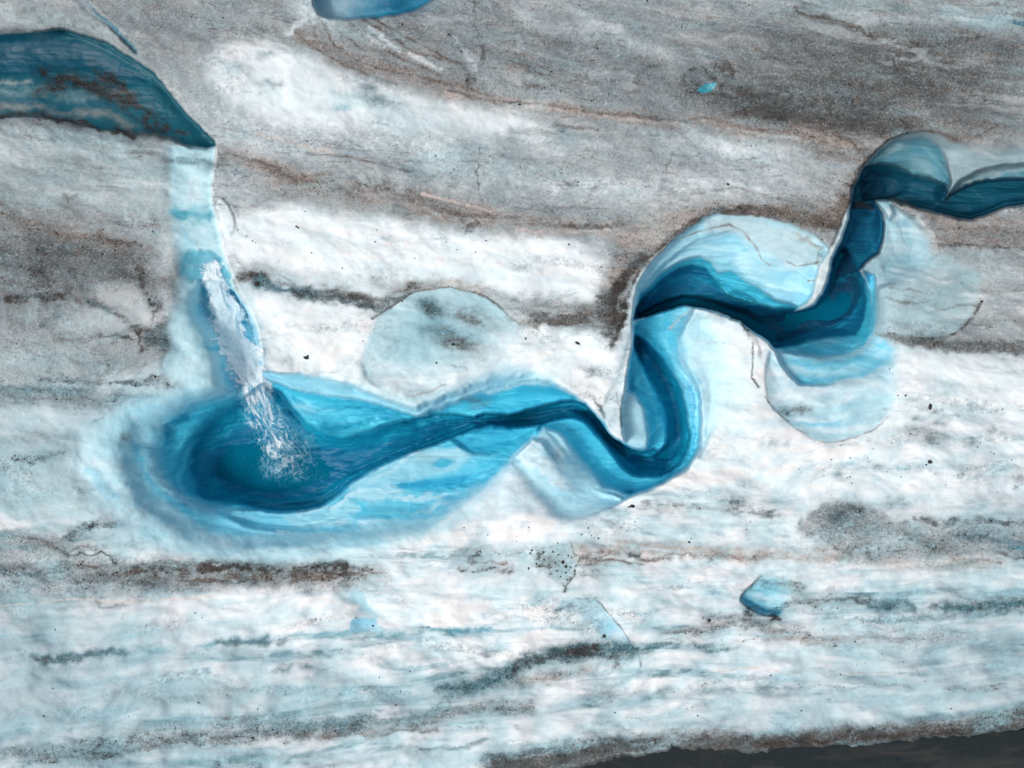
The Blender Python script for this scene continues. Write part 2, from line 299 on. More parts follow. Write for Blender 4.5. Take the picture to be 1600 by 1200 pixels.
# the dark rim curling round the big bend
q = [(1330, 318), (1310, 358), (1270, 352), (1200, 338), (1120, 332), (1090, 342), (1060, 362), (1030, 390), (1000, 412), (975, 440), (960, 460), (950, 480), (946, 500)]
line('B', .8, 9, q, .7); line('BD', .85, 3, q, .8, st=.3, rough=0)
line('BD', .9, 7, [(1005, 400), (985, 425), (965, 445), (952, 470), (946, 490), (952, 515), (958, 530)], .95, st=.2, mo=.4)
line('D', .8, 5, [(976, 480), (972, 495), (962, 520), (956, 540)], .9, st=.1, mo=.5); line('BD', .7, 3, [(1010, 405), (995, 440), (985, 455), (975, 470)], .7, st=.2, mo=.4)
line('TD', .5, 8, [(965, 490), (955, 510)], .8, mo=.5); line('BD', .7, 2, [(960, 540), (952, 545), (965, 530)], .6)
line('BD', .7, 12, [(1200, 330), (1260, 345), (1310, 352)], .8, mo=.4)
# the left-to-right dirt line above the white bank
q = [(370, 440), (390, 432), (420, 440), (455, 445), (480, 455), (520, 468), (560, 475), (585, 485)]
line('GD', .8, 9, q, .85, mo=.5); line('TD', .8, 7, [(400, 442), (430, 452), (470, 458), (490, 462)], .6, mo=.4); blob('D', .8, 400, 432, 16, 8, 10, .9); line('D', .75, 5, [(512, 465), (535, 470), (560, 477)], .95, mo=.5)
line('B', .6, 9, [(510, 452), (560, 465), (600, 470), (590, 482)], .6); line('GD', .5, 2, [(440, 430), (470, 448), (500, 460)], .4)
line('BD', .95, 2.4, [(580, 498), (595, 490), (605, 482), (622, 472), (640, 458), (665, 452), (700, 449), (725, 453), (750, 462), (775, 475), (795, 494), (802, 500)], .6, st=.15, rough=0)
line('GW', .6, 10, [(600, 465), (640, 448), (700, 442), (750, 452)], .4)
line('BD', .9, 4, [(786, 492), (805, 501), (830, 505), (865, 503)], .7, st=.2); line('B', .8, 7, [(800, 496), (840, 503), (880, 498), (930, 490), (950, 488)], .7)
line('GD', .7, 16, [(830, 495), (900, 498), (950, 500)], .75, mo=.4); line('GD', .45, 10, [(800, 480), (870, 480), (930, 485)], .5); line('B', .6, 2, [(885, 490), (915, 487)], .4)
line('BD', .6, 1.5, [(812, 520), (820, 528)], .3)
blob('TD', .6, 930, 582, 16, 9, -10, .7, mo=.5); blob('D', .7, 925, 590, 7, 3, 0, .5)
# left field bands
line('BD', .8, 4, [(-60, 325), (0, 330), (40, 350), (80, 362), (120, 370), (150, 375), (220, 380)], .85, mo=.5); line('B', .75, 10, [(0, 320), (30, 340), (90, 362), (150, 372)], .75, mo=.3)
line('B', .6, 4, [(100, 305), (115, 308)], .6); line('B', .5, 5, [(90, 352), (125, 355)], .5); blob('B', .7, 110, 310, 14, 7, 0, .6)
line('BD', .8, 8, [(205, 410), (220, 425), (225, 440)], .9, mo=.5); line('BD', .75, 5, [(222, 445), (228, 465), (235, 475), (250, 478)], .8, st=.1, mo=.4, rough=0)
line('BD', .6, 1.6, [(248, 480), (236, 490), (233, 505)], .4, st=0); line('GD', .7, 6, [(120, 470), (155, 475), (190, 495), (215, 512), (230, 515)], .75, mo=.5)
line('TD', .7, 4, [(140, 474), (160, 480), (180, 490)], .7, mo=.5); line('TD', .7, 5, [(95, 480), (100, 490), (80, 495), (62, 510)], .7, mo=.5)
line('BD', .85, 7, [(0, 466), (30, 468), (50, 465), (90, 464)], .85, mo=.5); blob('D', .6, 48, 465, 14, 6, 0, .9)
area([(225, 520), (238, 508), (255, 504), (278, 503), (290, 515), (308, 528), (325, 540), (320, 548), (285, 548), (250, 545), (230, 540), (215, 525)], 6, (88, 112, 118), dep=.12, dirt=.6, a=.95, rough=1)
line('BD', .9, 4, [(208, 515), (215, 530), (225, 545)], .9, st=.1); line('BD', .6, 3, [(215, 525), (240, 530), (280, 535), (320, 543)], .7); line('BD', .8, 5, [(160, 530), (185, 525), (205, 528)], .85, mo=.4)
line('B', .6, 3, [(85, 527), (130, 532), (170, 528)], .4); blob('TD', .5, 165, 570, 40, 10, -5, .6, mo=.5); line('BD', .6, 5, [(225, 590), (240, 585), (262, 588), (272, 596)], .7, mo=.4); blob('GD', .7, 240, 594, 30, 8, 0, .6)
line('TD', .75, 9, [(-60, 604), (0, 606), (40, 610), (90, 615), (140, 612)], .75, mo=.3); line('GD', .7, 5, [(0, 620), (60, 625), (150, 628), (250, 620)], .6); line('GD', .8, 5, [(60, 595), (150, 600), (230, 602), (285, 605)], .8, mo=.5)
line('TD', .8, 7, [(22, 716), (40, 722), (60, 716), (100, 708)], .85, mo=.4); line('D', .6, 5, [(22, 716), (60, 710), (105, 706)], .85, mo=.5); line('GD', .4, 12, [(0, 690), (60, 680), (110, 685)], .3)
line('BD', .6, 1.5, [(145, 660), (160, 648)], .3, st=0)
line('GD', .8, 10, [(100, 845), (130, 828), (170, 820), (210, 812)], .85, mo=.6); line('D', .7, 5, [(140, 825), (170, 820), (212, 810)], .9, mo=.5); blob('TD', .5, 120, 838, 30, 16, 0, .7, mo=.5)
line('BD', .9, 4, [(45, 840), (70, 845), (95, 862), (110, 872), (140, 870), (160, 865), (175, 870), (185, 882), (192, 892)], .85, st=.1, mo=.3); blob('B', .7, 70, 850, 34, 12, 10, .7, mo=.4)
line('BD', .75, 9, [(190, 885), (240, 885), (300, 890), (335, 883), (400, 892), (450, 890), (500, 882), (540, 880)], .92, mo=.6); line('B', .75, 12, [(100, 880), (190, 900), (300, 905), (420, 905), (520, 900), (590, 895)], .85, mo=.5)
line('GD', .6, 12, [(-60, 890), (60, 895), (150, 905), (250, 912)], .75, mo=.5); line('BD', .6, 4, [(180, 905), (260, 912), (330, 908), (400, 912)], .9, mo=.6); line('TD', .6, 5, [(0, 898), (60, 900)], .7)
line((236, 226, 218), .9, 2.2, [(-60, 948), (20, 946), (60, 944), (85, 937), (110, 935), (150, 937), (160, 939), (185, 940), (260, 936), (330, 932)], st=0, rough=0, dep=-.05)
line('GD', .7, 4, [(150, 938), (152, 945), (175, 946), (195, 942)], .3, st=0); blob('TD', .55, 95, 945, 22, 6, -8, .3); blob('TD', .5, 40, 968, 40, 7, -6, .4)
# centre-right lower dirt
blob('GD', .5, 745, 872, 24, 12, 20, .75, mo=.7); line('GD', .5, 6, [(720, 890), (760, 892), (800, 893)], .6, mo=.5); line('B', .6, 3, [(740, 882), (790, 884)], .5)
area([(838, 862), (850, 855), (875, 853), (890, 862), (900, 875), (893, 895), (885, 912), (878, 920), (868, 905), (840, 893)], 12, (165, 195, 202), dirt=.5, a=.8, rough=1, dep=.12)
for q in [[(888, 850), (893, 860), (900, 872), (898, 885), (893, 900), (885, 912), (880, 925)], [(840, 870), (850, 865)], [(836, 884), (860, 888)]]: line('BD', .8, 2, q, .7, st=0, mo=.5)
blob('GD', .6, 855, 880, 20, 10, 0, .85, mo=.7)
line('B', .65, 6, [(900, 882), (950, 878), (1000, 876), (1080, 870), (1160, 868), (1200, 866)], .6, mo=.3); line('GW', .6, 14, [(900, 860), (960, 852), (1060, 860), (1200, 868), (1300, 872)], .35, mo=.3)
line('GD', .6, 8, [(905, 870), (950, 865), (1000, 868)], .7, mo=.5); line('B', .7, 2, [(905, 878), (960, 876), (990, 878)], .6, st=.2); blob('TD', .4, 915, 895, 26, 10, 0, .7, mo=.6)
blob('TD', .7, 1030, 796, 16, 10, 0, .6, mo=.6); blob('TD', .75, 1142, 790, 26, 12, 0, .7, mo=.6); blob('TD', .7, 1205, 803, 22, 10, 0, .7, mo=.6); line('GD', .35, 8, [(1010, 790), (1100, 792), (1200, 800)], .5, mo=.5)
# big dirt patch right
area([(1250, 820), (1262, 802), (1290, 792), (1330, 790), (1370, 800), (1400, 815), (1430, 822), (1600, 820), (1800, 815), (1800, 862), (1600, 868), (1500, 872), (1400, 868), (1330, 868), (1290, 850), (1258, 838)],
     18, 'G', dirt=.7, a=.75, rough=1)
blob('TD', .8, 1310, 812, 26, 16, 10, .8, mo=.4); blob('GD', .8, 1330, 805, 44, 18, 10, .85, mo=.5); blob('D', .85, 1335, 822, 9, 4, 0, .8); blob('TD', .8, 1250, 816, 5, 12, 0, .5); blob('TD', .6, 1400, 790, 24, 14, 20, .5, mo=.5)
blob('D', .75, 1450, 810, 20, 8, 0, .85, mo=.4); line('GD', .75, 7, [(1430, 812), (1500, 815), (1560, 815), (1640, 815)], .8, mo=.4); blob('D', .7, 1545, 816, 12, 5, 0, .7)
line('TD', .9, 9, [(1495, 838), (1530, 842), (1580, 848), (1660, 856)], .85, mo=.3); line('D', .85, 5, [(1500, 838), (1535, 841), (1580, 852), (1660, 858)], .95, mo=.5); blob('BD', .8, 1482, 848, 12, 10, 0, .85, mo=.5)
line('TQ', .8, 3, [(1570, 850), (1590, 854), (1640, 858)], .3); line('BD', .7, 4, [(1550, 868), (1590, 868), (1640, 866)], .7); line('B', .6, 9, [(1410, 830), (1450, 850), (1500, 875), (1560, 885)], .7, mo=.4)
line('GW', .6, 12, [(1280, 860), (1340, 872), (1440, 880), (1560, 880)], .4); blob('C', .7, 1400, 840, 30, 12); line('B', .6, 3, [(1280, 840), (1300, 855), (1330, 868)], .6, mo=.4)
blob('G', .5, 1580, 790, 60, 12, 0, .3)
# right flecks and little dark pits
for x, y, r, c in [(1435, 652, 8, 'TD'), (1436, 668, 14, 'GD'), (1462, 645, 7, 'D'), (1465, 684, 20, 'GD'), (1520, 691, 9, 'GD'), (1590, 686, 5, 'TD'), (1470, 663, 12, 'TD'), (1555, 672, 8, 'TD'), (1570, 680, 7, 'TD'), (1372, 728, 7, 'TD'),
                   (1358, 716, 6, 'TD'), (1310, 743, 7, 'TD'), (1330, 723, 7, 'CC'), (1412, 732, 9, 'CC'), (1593, 744, 10, 'D'), (1590, 758, 6, 'GD'), (1247, 776, 6, 'CC'), (1520, 785, 7, 'GL'), (1228, 657, 7, 'CC'), (440, 1048, 8, 'TD'),
                   (452, 1046, 10, 'TD'), (478, 1043, 9, 'TD'), (758, 1026, 9, 'TD'), (520, 1104, 9, 'TD'), (595, 1112, 5, 'TD'), (97, 1028, 12, 'TD'), (172, 1025, 8, 'TD'), (245, 1018, 8, 'TQ'), (245, 1056, 7, 'TD'), (320, 1050, 5, 'TQ'),
                   (365, 1002, 8, 'TQ'), (388, 1000, 10, 'TQ'), (425, 133, 10, 'TD'), (420, 85, 10, 'TD'), (535, 168, 10, 'CC'), (575, 134, 10, 'TD'), (592, 152, 12, 'TD'), (1385, 945, 18, 'TD'), (1400, 943, 14, 'TQ'),
                   (1475, 946, 12, 'TD'), (1590, 945, 24, 'GD'), (1255, 935, 16, 'GD'), (1110, 930, 10, 'CC'), (1108, 968, 5, 'D'), (1296, 1092, 5, 'GD'), (1240, 1076, 14, 'TD'), (1418, 1074, 9, 'GD'), (1490, 1076, 9, 'GD'), (1515, 1075, 12, 'GD'),
                   (1540, 1072, 10, 'GD'), (1105, 1080, 10, 'TD'), (1137, 1078, 10, 'TD'), (1195, 1078, 10, 'TD'), (1010, 1086, 12, 'TD'), (1035, 1080, 10, 'TD'), (940, 1092, 16, 'TD'), (920, 1095, 14, 'TD'), (980, 1145, 10, 'GL'),
                   (1350, 1104, 8, 'CC'), (1550, 1008, 14, 'TD'), (1320, 1015, 16, 'CC'), (1370, 908, 6, 'CC'), (1460, 985, 16, 'CC')]:
    blob(c, .8, x, y, r * 1.3, r * .62, 0, .5, dep=.09, mo=.3, st=.1)
# lower streak bands
line('TQ', .55, 6, [(-60, 1032), (30, 1028), (120, 1026), (180, 1022), (260, 1016), (340, 1012)], .3, mo=.4); line('CC', .6, 12, [(0, 1070), (80, 1070), (180, 1066), (260, 1060)], .2, mo=.3)
line('TQ', .45, 6, [(330, 1010), (400, 1000), (480, 990), (520, 988), (600, 985)], .2, mo=.4); line('TQ', .6, 6, [(650, 982), (680, 984), (710, 988), (770, 988)], .5, mo=.4)
line('CC', .65, 10, [(400, 1082), (480, 1080), (560, 1084), (640, 1080)], .4, mo=.4); line('GL', .6, 12, [(180, 1075), (260, 1090), (380, 1080)], .35)
line('CC', .6, 14, [(-60, 1130), (60, 1128), (160, 1118), (240, 1105)], .2, mo=.3)
line('TQ', .5, 4, [(600, 1042), (640, 1046), (700, 1042)], .3); line('CC', .5, 6, [(560, 985), (620, 990), (650, 998)], .3)
line('TD', .8, 13, [(690, 1085), (740, 1078), (780, 1062), (800, 1048), (830, 1030), (870, 1020), (920, 1018), (980, 1012)], .8, mo=.5); line('D', .75, 6, [(842, 1030), (870, 1020), (895, 1015)], .9, mo=.4, st=.1); blob('D', .7, 845, 1030, 10, 7, 0, .8)
blob('D', .7, 895, 1030, 12, 6, 0, .9, mo=.5); blob('D', .55, 818, 1044, 10, 8, 0, .7, mo=.4); blob('GD', .6, 965, 1012, 16, 14, 0, .9, mo=.6); blob('D', .7, 964, 1040, 7, 7, 0, .7, mo=.4)
line('GW', .6, 12, [(800, 1070), (860, 1060), (920, 1045)], .4); line('B', .4, 6, [(810, 1070), (880, 1055)], .5, mo=.5)
line('TD', .65, 8, [(1000, 1010), (1060, 1008), (1090, 1012), (1150, 1010)], .6, mo=.5); line('GD', .5, 12, [(1040, 990), (1100, 985), (1150, 975), (1200, 985), (1300, 1000)], .6, mo=.4)
line('GW', .5, 10, [(1200, 995), (1280, 1000), (1400, 998), (1500, 995)], .4, mo=.4); line('GD', .45, 10, [(1100, 970), (1150, 965), (1200, 975)], .5, mo=.3)
line('GD', .7, 9, [(1170, 960), (1210, 950), (1250, 940), (1300, 932), (1360, 935)], .7, mo=.5); line('GD', .5, 14, [(1460, 945), (1530, 948), (1640, 945)], .7, mo=.4); line('TD', .5, 16, [(1460, 1010), (1530, 1006), (1600, 1012)], .3, mo=.3)
line((226, 214, 206), .7, 2, [(1120, 1050), (1180, 1048), (1240, 1050), (1330, 1056), (1420, 1055)], st=.3); line('TD', .5, 3, [(1180, 1078), (1260, 1074), (1340, 1076), (1420, 1072)], .5, mo=.4)
line('G', .5, 5, [(1480, 1075), (1560, 1070), (1640, 1062)], .5)
line('TQ', .6, 4, [(1440, 1045), (1446, 1042), (1465, 1040)], .1); line('BD', .6, 1.5, [(1432, 1050), (1437, 1060)], .3, st=0)
line('S', .6, 8, [(860, 1120), (1000, 1128), (1200, 1120), (1400, 1100), (1560, 1095)])
# bottom left dark band
line('GD', .75, 16, [(-60, 1172), (60, 1175), (150, 1160), (260, 1155), (360, 1150), (480, 1145), (560, 1135)], .75, mo=.3, st=.4); line('D', .8, 5, [(35, 1192), (70, 1186), (105, 1183), (140, 1172), (170, 1175)], .95, mo=.4)
line('D', .7, 6, [(225, 1158), (270, 1160), (310, 1152), (350, 1150), (400, 1158)], .95, mo=.5); line('B', .7, 7, [(60, 1185), (160, 1180), (260, 1162), (350, 1158)], .85, mo=.4)
line('TD', .6, 14, [(340, 1130), (420, 1135), (500, 1130), (580, 1130)], .6, mo=.3); line('B', .8, 5, [(470, 1148), (520, 1152), (560, 1150), (620, 1142), (680, 1140)], .6)
line('GL', .7, 14, [(560, 1135), (640, 1128), (720, 1110), (800, 1100)], .5); line('GD', .6, 12, [(640, 1128), (700, 1118), (760, 1108), (820, 1102)], .65, mo=.4); line('TD', .6, 10, [(540, 1140), (570, 1130), (640, 1120), (700, 1110)], .6, mo=.3)
line('TD', .55, 4, [(600, 1170), (660, 1172), (700, 1166), (760, 1160)], .3); blob('D', .6, 808, 1106, 20, 8, -20, .85, mo=.6); blob('D', .6, 808, 1136, 5, 4, 0, .6)
area([(155, 1172), (165, 1166), (185, 1163), (195, 1168), (180, 1176), (160, 1178)], 3, (110, 160, 172), dep=.1, a=.9)
line('TD', .6, 16, [(760, 1190), (840, 1180), (940, 1160), (1000, 1165)], .6, mo=.3)
area([(760, 1200), (820, 1180), (940, 1168), (1000, 1158), (1060, 1160), (1150, 1150), (1250, 1142), (1400, 1135), (1520, 1135), (1620, 1120), (1800, 1100), (1800, 1400), (700, 1400)], 34, 'GD', dirt=.85, a=.9, rough=1)
line('B', .7, 8, [(1100, 1165), (1200, 1160), (1300, 1155), (1400, 1150)], .85, mo=.4); line('BD', .85, 7, [(1320, 1160), (1400, 1155), (1480, 1148), (1560, 1138), (1600, 1122), (1700, 1100)], .95, mo=.4)
line('D', .8, 5, [(1540, 1140), (1570, 1138), (1600, 1125), (1700, 1105)], .8, mo=.2); line('GL', .6, 4, [(1000, 1150), (1060, 1140), (1160, 1148), (1300, 1135), (1400, 1132)], .3)
# flecked ice lens lower middle
area([(865, 955, 10), (880, 940, 8), (905, 933, 4), (930, 935, 2), (940, 945, 2), (955, 965, 2), (975, 990, 2), (988, 1008, 2), (970, 1010, 12), (945, 1000, 16), (925, 975, 16), (900, 955, 14)], 6, (176, 214, 228), dep=.15, dirt=.1, a=.85)
line('TD', .7, 4, [(868, 958), (880, 950), (892, 946)], .7, mo=.4); line('TQ', .6, 4, [(945, 1000), (965, 1005), (985, 1008)], .5); blob((130, 196, 220), .7, 945, 978, 16, 12, 40, .1)
line('BD', .55, 1.3, [(900, 934), (930, 936), (940, 946), (965, 975), (985, 1005), (995, 1015), (1000, 1030), (1001, 1040)], .5, st=.2, mo=.4, rough=0)
# vignette darkening painted into the grey ice colour at the corners, thicker dirt in places
for x, y, rx, ry, a in [(-40, 340, 280, 240, .55), (1500, 110, 330, 150, .6), (60, 0, 260, 110, .5), (900, 60, 380, 110, .4), (1560, 470, 160, 130, .4), (0, 900, 200, 120, .35), (1250, 150, 200, 60, .4)]:
    blob((104, 110, 112), a, x, y, rx, ry, 4, None, st=.3, mo=.1)
for x, y, rx, ry, a, ro in [(480, 285, 130, 22, .6, 9), (700, 330, 150, 22, .6, 6), (1240, 210, 160, 22, .7, 9), (1180, 330, 160, 20, .5, 0), (1540, 368, 140, 18, .6, 2), (620, 110, 130, 26, .5, 22), (1450, 205, 110, 24, .6, 6), (1290, 300, 60, 60, .35, 0), (90, 360, 110, 14, .6, 10), (960, 395, 50, 40, .4, -40), (1000, 185, 240, 14, .5, 4)]:
    blob((128, 114, 106), a, x, y, rx, ry, ro, .6, st=.5, mo=.3)
blob((76, 78, 77), .55, 1430, 130, 240, 60, 6, .7, st=.3, mo=.2); blob((84, 86, 85), .45, 1330, 90, 200, 50, 8, .6, st=.3, mo=.2); blob((72, 76, 78), .5, 70, 415, 190, 34, 8, .8, st=.3, mo=.3); blob((120, 132, 136), .45, 90, 270, 200, 60, 4, .3)
for x, y, rx, ry, a in [(40, 1060, 300, 150, .5), (1560, 1040, 330, 120, .5), (0, 700, 220, 100, .5), (560, 1085, 360, 28, .55), (300, 1030, 300, 24, .4), (1580, 800, 160, 60, .5), (150, 1180, 400, 60, .5), (1100, 1130, 400, 22, .5)]:
    blob((140, 172, 182), a, x, y, rx, ry, 0, None, st=.4, mo=.1)
blob((150, 180, 190), .5, 60, 1060, 240, 120, 0, .1, mo=.2); blob((160, 186, 194), .45, 60, 720, 200, 90, 0, .15, mo=.2); blob((150, 178, 188), .45, 1560, 1040, 260, 90, 0, .15, mo=.2)
blob((165, 190, 198), .35, 1580, 700, 120, 70, 0); blob((168, 192, 200), .4, 500, 1100, 260, 30, 0, .2); blob((172, 196, 203), .4, 1300, 1090, 260, 24, 0, .1)
line('BD', .95, 12, [(1000, 408), (978, 432), (962, 455), (955, 480), (960, 500)], .95, st=0, mo=.3); line('D', .85, 9, [(975, 478), (972, 500), (962, 525)], .9, st=0, mo=.4); line('GD', .7, 16, [(940, 470), (935, 495), (955, 530)], .8, st=.1, mo=.5)
line('BD', .9, 16, [(1170, 170), (1230, 180), (1300, 186), (1360, 192), (1410, 205)], .95, st=.1, mo=.35); line('D', .7, 9, [(1240, 172), (1290, 182), (1340, 186)], .95, st=.1, mo=.4); line('GD', .8, 30, [(1150, 150), (1250, 165), (1380, 180)], .9, st=.2, mo=.3)
line('BD', .8, 7, [(1120, 333), (1170, 330), (1230, 340), (1290, 356), (1318, 358)], .9, st=0, mo=.35); line('B', .6, 18, [(1230, 335), (1290, 350), (1320, 330), (1335, 290)], .7, st=.2, mo=.3)
line('BD', .85, 8, [(372, 440), (395, 430), (425, 440)], .9, mo=.4); line('TD', .9, 9, [(405, 440), (440, 452), (470, 456), (495, 462)], .7, mo=.4, st=0); line('D', .7, 6, [(455, 455), (485, 460)], .9, mo=.5, st=0); line('TD', .8, 10, [(510, 468), (560, 478), (580, 482)], .8, mo=.5, st=0); line('GD', .7, 12, [(500, 462), (560, 472), (600, 476), (650, 450)], .8, mo=.4, st=.1)
blob('GD', .7, 60, 410, 150, 20, 6, .8, mo=.4); blob('GD', .6, 180, 400, 90, 16, 8, .8, mo=.5); blob('GD', .5, 1400, 100, 200, 40, 6, .8, mo=.4)
line('BD', .75, 9, [(200, 890), (300, 895), (360, 885), (450, 895), (540, 885)], .95, st=.1, mo=.6); line('BD', .7, 8, [(0, 462), (50, 466), (100, 462)], .9, st=.1, mo=.5)
#%%CANYON
# ------------------------------------------------------------------ pale lobe above the lower canyon
area([(578, 520, 14), (590, 495, 6), (606, 484, 3), (625, 472, 2), (645, 458, 2), (675, 452, 2), (705, 450, 2), (730, 456, 4), (755, 466, 6), (785, 485, 10), (810, 510, 30), (830, 540, 40), (800, 570, 40), (740, 585, 30), (680, 610, 14), (640, 618, 6),
      (600, 612, 6), (570, 590, 10), (566, 560, 14)], 8, (172, 212, 222), dep=.12, dirt=.14, a=.92, ice=.3)
blob('TD', .55, 668, 480, 24, 14, 25, .8, mo=.6); blob('TD', .7, 700, 530, 50, 12, 12, .7, mo=.5); blob('D', .6, 680, 488, 16, 7, 25, .9, mo=.6); blob('D', .6, 715, 538, 30, 6, 8, .9, mo=.6); blob('GD', .5, 730, 495, 36, 12, 20, .7, mo=.6)
blob('TQ', .35, 690, 510, 50, 14, 15); blob('CC', .5, 650, 540, 40, 26, 0); blob('W', .9, 700, 592, 80, 16, -4, mo=.1); blob('S', .9, 610, 592, 40, 22, 20, mo=.1); blob('W', .9, 810, 545, 40, 34, 20, mo=.1); blob('S', .7, 760, 560, 60, 20, 0, mo=.1); blob((196, 228, 235), .7, 600, 520, 20, 36, 10, mo=.1)
blob('TD', .95, 672, 484, 26, 15, 25, .8, mo=.35, st=0); blob('TD', .85, 705, 525, 46, 12, 14, .8, mo=.4, st=0); blob('GD', .9, 718, 540, 30, 9, 8, .9, mo=.35, st=0); blob('GD', .7, 735, 498, 34, 12, 22, .8, mo=.45, st=0); blob('D', .7, 664, 482, 12, 8, 20, .9, mo=.4, st=0)
line('GD', .7, 2.5, [(705, 572), (720, 574), (732, 580)], .7); line('GW', .5, 2, [(590, 617), (640, 620), (670, 612), (690, 602)], .3, rough=0)
line('BD', .5, 1.2, [(650, 618), (675, 611), (695, 601)], .4, st=.2, rough=0)
# ------------------------------------------------------------------ lower canyon, laid from the rim down
# outer pale melt slope
area([(405, 575, 3), (420, 583, 3), (470, 582, 3), (520, 590, 5), (570, 603, 14), (640, 622, 12), (690, 608, 18), (740, 588, 26), (800, 572, 22), (860, 590, 12), (905, 622, 6), (940, 655, 3), (968, 688, 2),
      (978, 692, 2), (980, 640, 3), (990, 560, 3), (1000, 520, 8), (1080, 476, 5), (1120, 520, 40), (1150, 600, 50), (1125, 650, 46), (1103, 695, 8), (1075, 735, 3), (1035, 757, 2), (975, 782, 3), (935, 800, 8), (900, 808, 14), (860, 802, 18), (800, 790, 26),
      (760, 800, 30), (700, 830, 22), (640, 852, 20), (560, 868, 24), (470, 880, 24), (380, 876, 26), (290, 862, 26), (210, 835, 26), (150, 790, 26), (115, 735, 40), (120, 690, 40), (170, 650, 40), (240, 622, 30), (300, 604, 20), (350, 590, 20)],
     10, 'P1', dep=.22, dirt=.02, ice=.5)
area([(405, 578, 3), (470, 585, 4), (540, 600, 8), (600, 625, 10), (650, 640, 10), (720, 612, 16), (800, 590, 14), (860, 598, 10), (905, 626, 6), (942, 660, 3), (970, 690, 2), (982, 692, 2), (985, 640, 3), (985, 560, 3),
      (1000, 505, 6), (1062, 500, 24), (1070, 560, 30), (1110, 600, 20), (1106, 680, 6), (1076, 730, 3), (1036, 755, 2), (975, 780, 2), (925, 765, 26), (880, 712, 20), (840, 688, 10), (800, 722, 14), (740, 772, 22), (690, 806, 24), (620, 830, 24),
      (540, 840, 26), (450, 850, 30), (360, 846, 36), (280, 820, 36), (220, 780, 40), (195, 720, 50), (215, 670, 50), (280, 630, 36), (340, 605, 26)],
     12, 'P2', dep=1.2, ice=.8)
blob('P2', .7, 215, 700, 60, 70, 0, mo=.2, st=.2); blob('P2', .7, 230, 645, 70, 24, -15, mo=.2, st=.2); blob('P3', .7, 285, 680, 30, 60, 0, mo=.2, st=.2); blob('P2', .6, 300, 840, 120, 22, 6, mo=.2); blob('P3', .5, 360, 820, 110, 16, 6, mo=.2)
# folds and hanging pale tongues of the outer slope
line('W', .6, 6, [(150, 720), (165, 745), (185, 770), (205, 790)], dep=.5, st=.1); line('P2', .7, 9, [(140, 735), (160, 765), (195, 785)], st=.1); line('P1', .7, 9, [(160, 725), (180, 760), (200, 785)], st=.1)
line('CC', .6, 10, [(165, 690), (190, 685), (215, 672), (250, 660)], st=.4); blob('GD', .6, 195, 682, 10, 6, 20, .5)
line('P3', .7, 12, [(250, 760), (290, 800), (330, 820), (380, 835)], st=.3); line('P1', .6, 9, [(250, 790), (300, 830), (360, 850), (420, 848)], st=.3, dep=.9)
line('P4', .6, 7, [(215, 700), (228, 740), (250, 770), (290, 800), (340, 825)], st=.5); line('P1', .7, 8, [(250, 740), (275, 775), (320, 798), (360, 800)], st=.3, dep=1.6)
# middle blue level
area([(408, 588, 4), (460, 610, 4), (510, 620, 5), (560, 626, 6), (610, 640, 6), (652, 652, 4), (675, 640, 8), (705, 628, 10), (760, 612, 10), (820, 600, 8), (865, 604, 8), (900, 622, 6), (945, 662, 3), (972, 692, 2), (990, 700, 2), (1012, 704, 3), (1035, 704, 6),
      (1042, 680, 8), (1010, 640, 8), (985, 610, 6), (990, 545, 4), (990, 505, 3), (1040, 490, 10), (1062, 530, 14), (1075, 575, 16), (1092, 620, 6), (1092, 680, 6), (1078, 725, 4), (1036, 753, 3), (985, 774, 3), (945, 757, 10),
      (905, 710, 8), (880, 680, 8), (850, 668, 4), (830, 680, 5), (800, 705, 14), (762, 748, 14), (720, 764, 8), (660, 762, 10), (640, 775, 18), (560, 788, 14), (510, 800, 10), (440, 806, 14), (360, 800, 22), (290, 778, 26), (255, 742, 30),
      (248, 700, 36), (265, 660, 34), (310, 632, 26), (350, 610, 20)],
     8, 'P4', dep=3.0, ice=1)
blob('P3', .8, 480, 642, 40, 12, 4, mo=0); blob('P2', .7, 470, 638, 26, 7, 4, mo=0); line('P5', .5, 5, [(500, 640), (560, 640), (620, 650)], st=.6); line('P5', .6, 6, [(500, 668), (560, 664), (620, 655)], st=.5)
area([(400, 796, 4), (440, 800, 3), (480, 797, 3), (522, 776, 3), (545, 757, 3), (610, 721, 3), (656, 699, 3), (720, 677, 3), (800, 668, 4), (842, 664, 4), (838, 682, 5), (802, 714, 8), (765, 752, 8), (722, 780, 10), (640, 806, 14), (560, 826, 14), (470, 834, 14), (390, 822, 14), (340, 800, 14)],
     5, 'P3', dep=2.0)
area([(300, 800, 14), (345, 790, 8), (400, 798, 6), (470, 802, 8), (540, 796, 10), (560, 808, 10), (500, 832, 14), (400, 838, 16), (330, 826, 16)], 10, (120, 204, 230), a=.8)
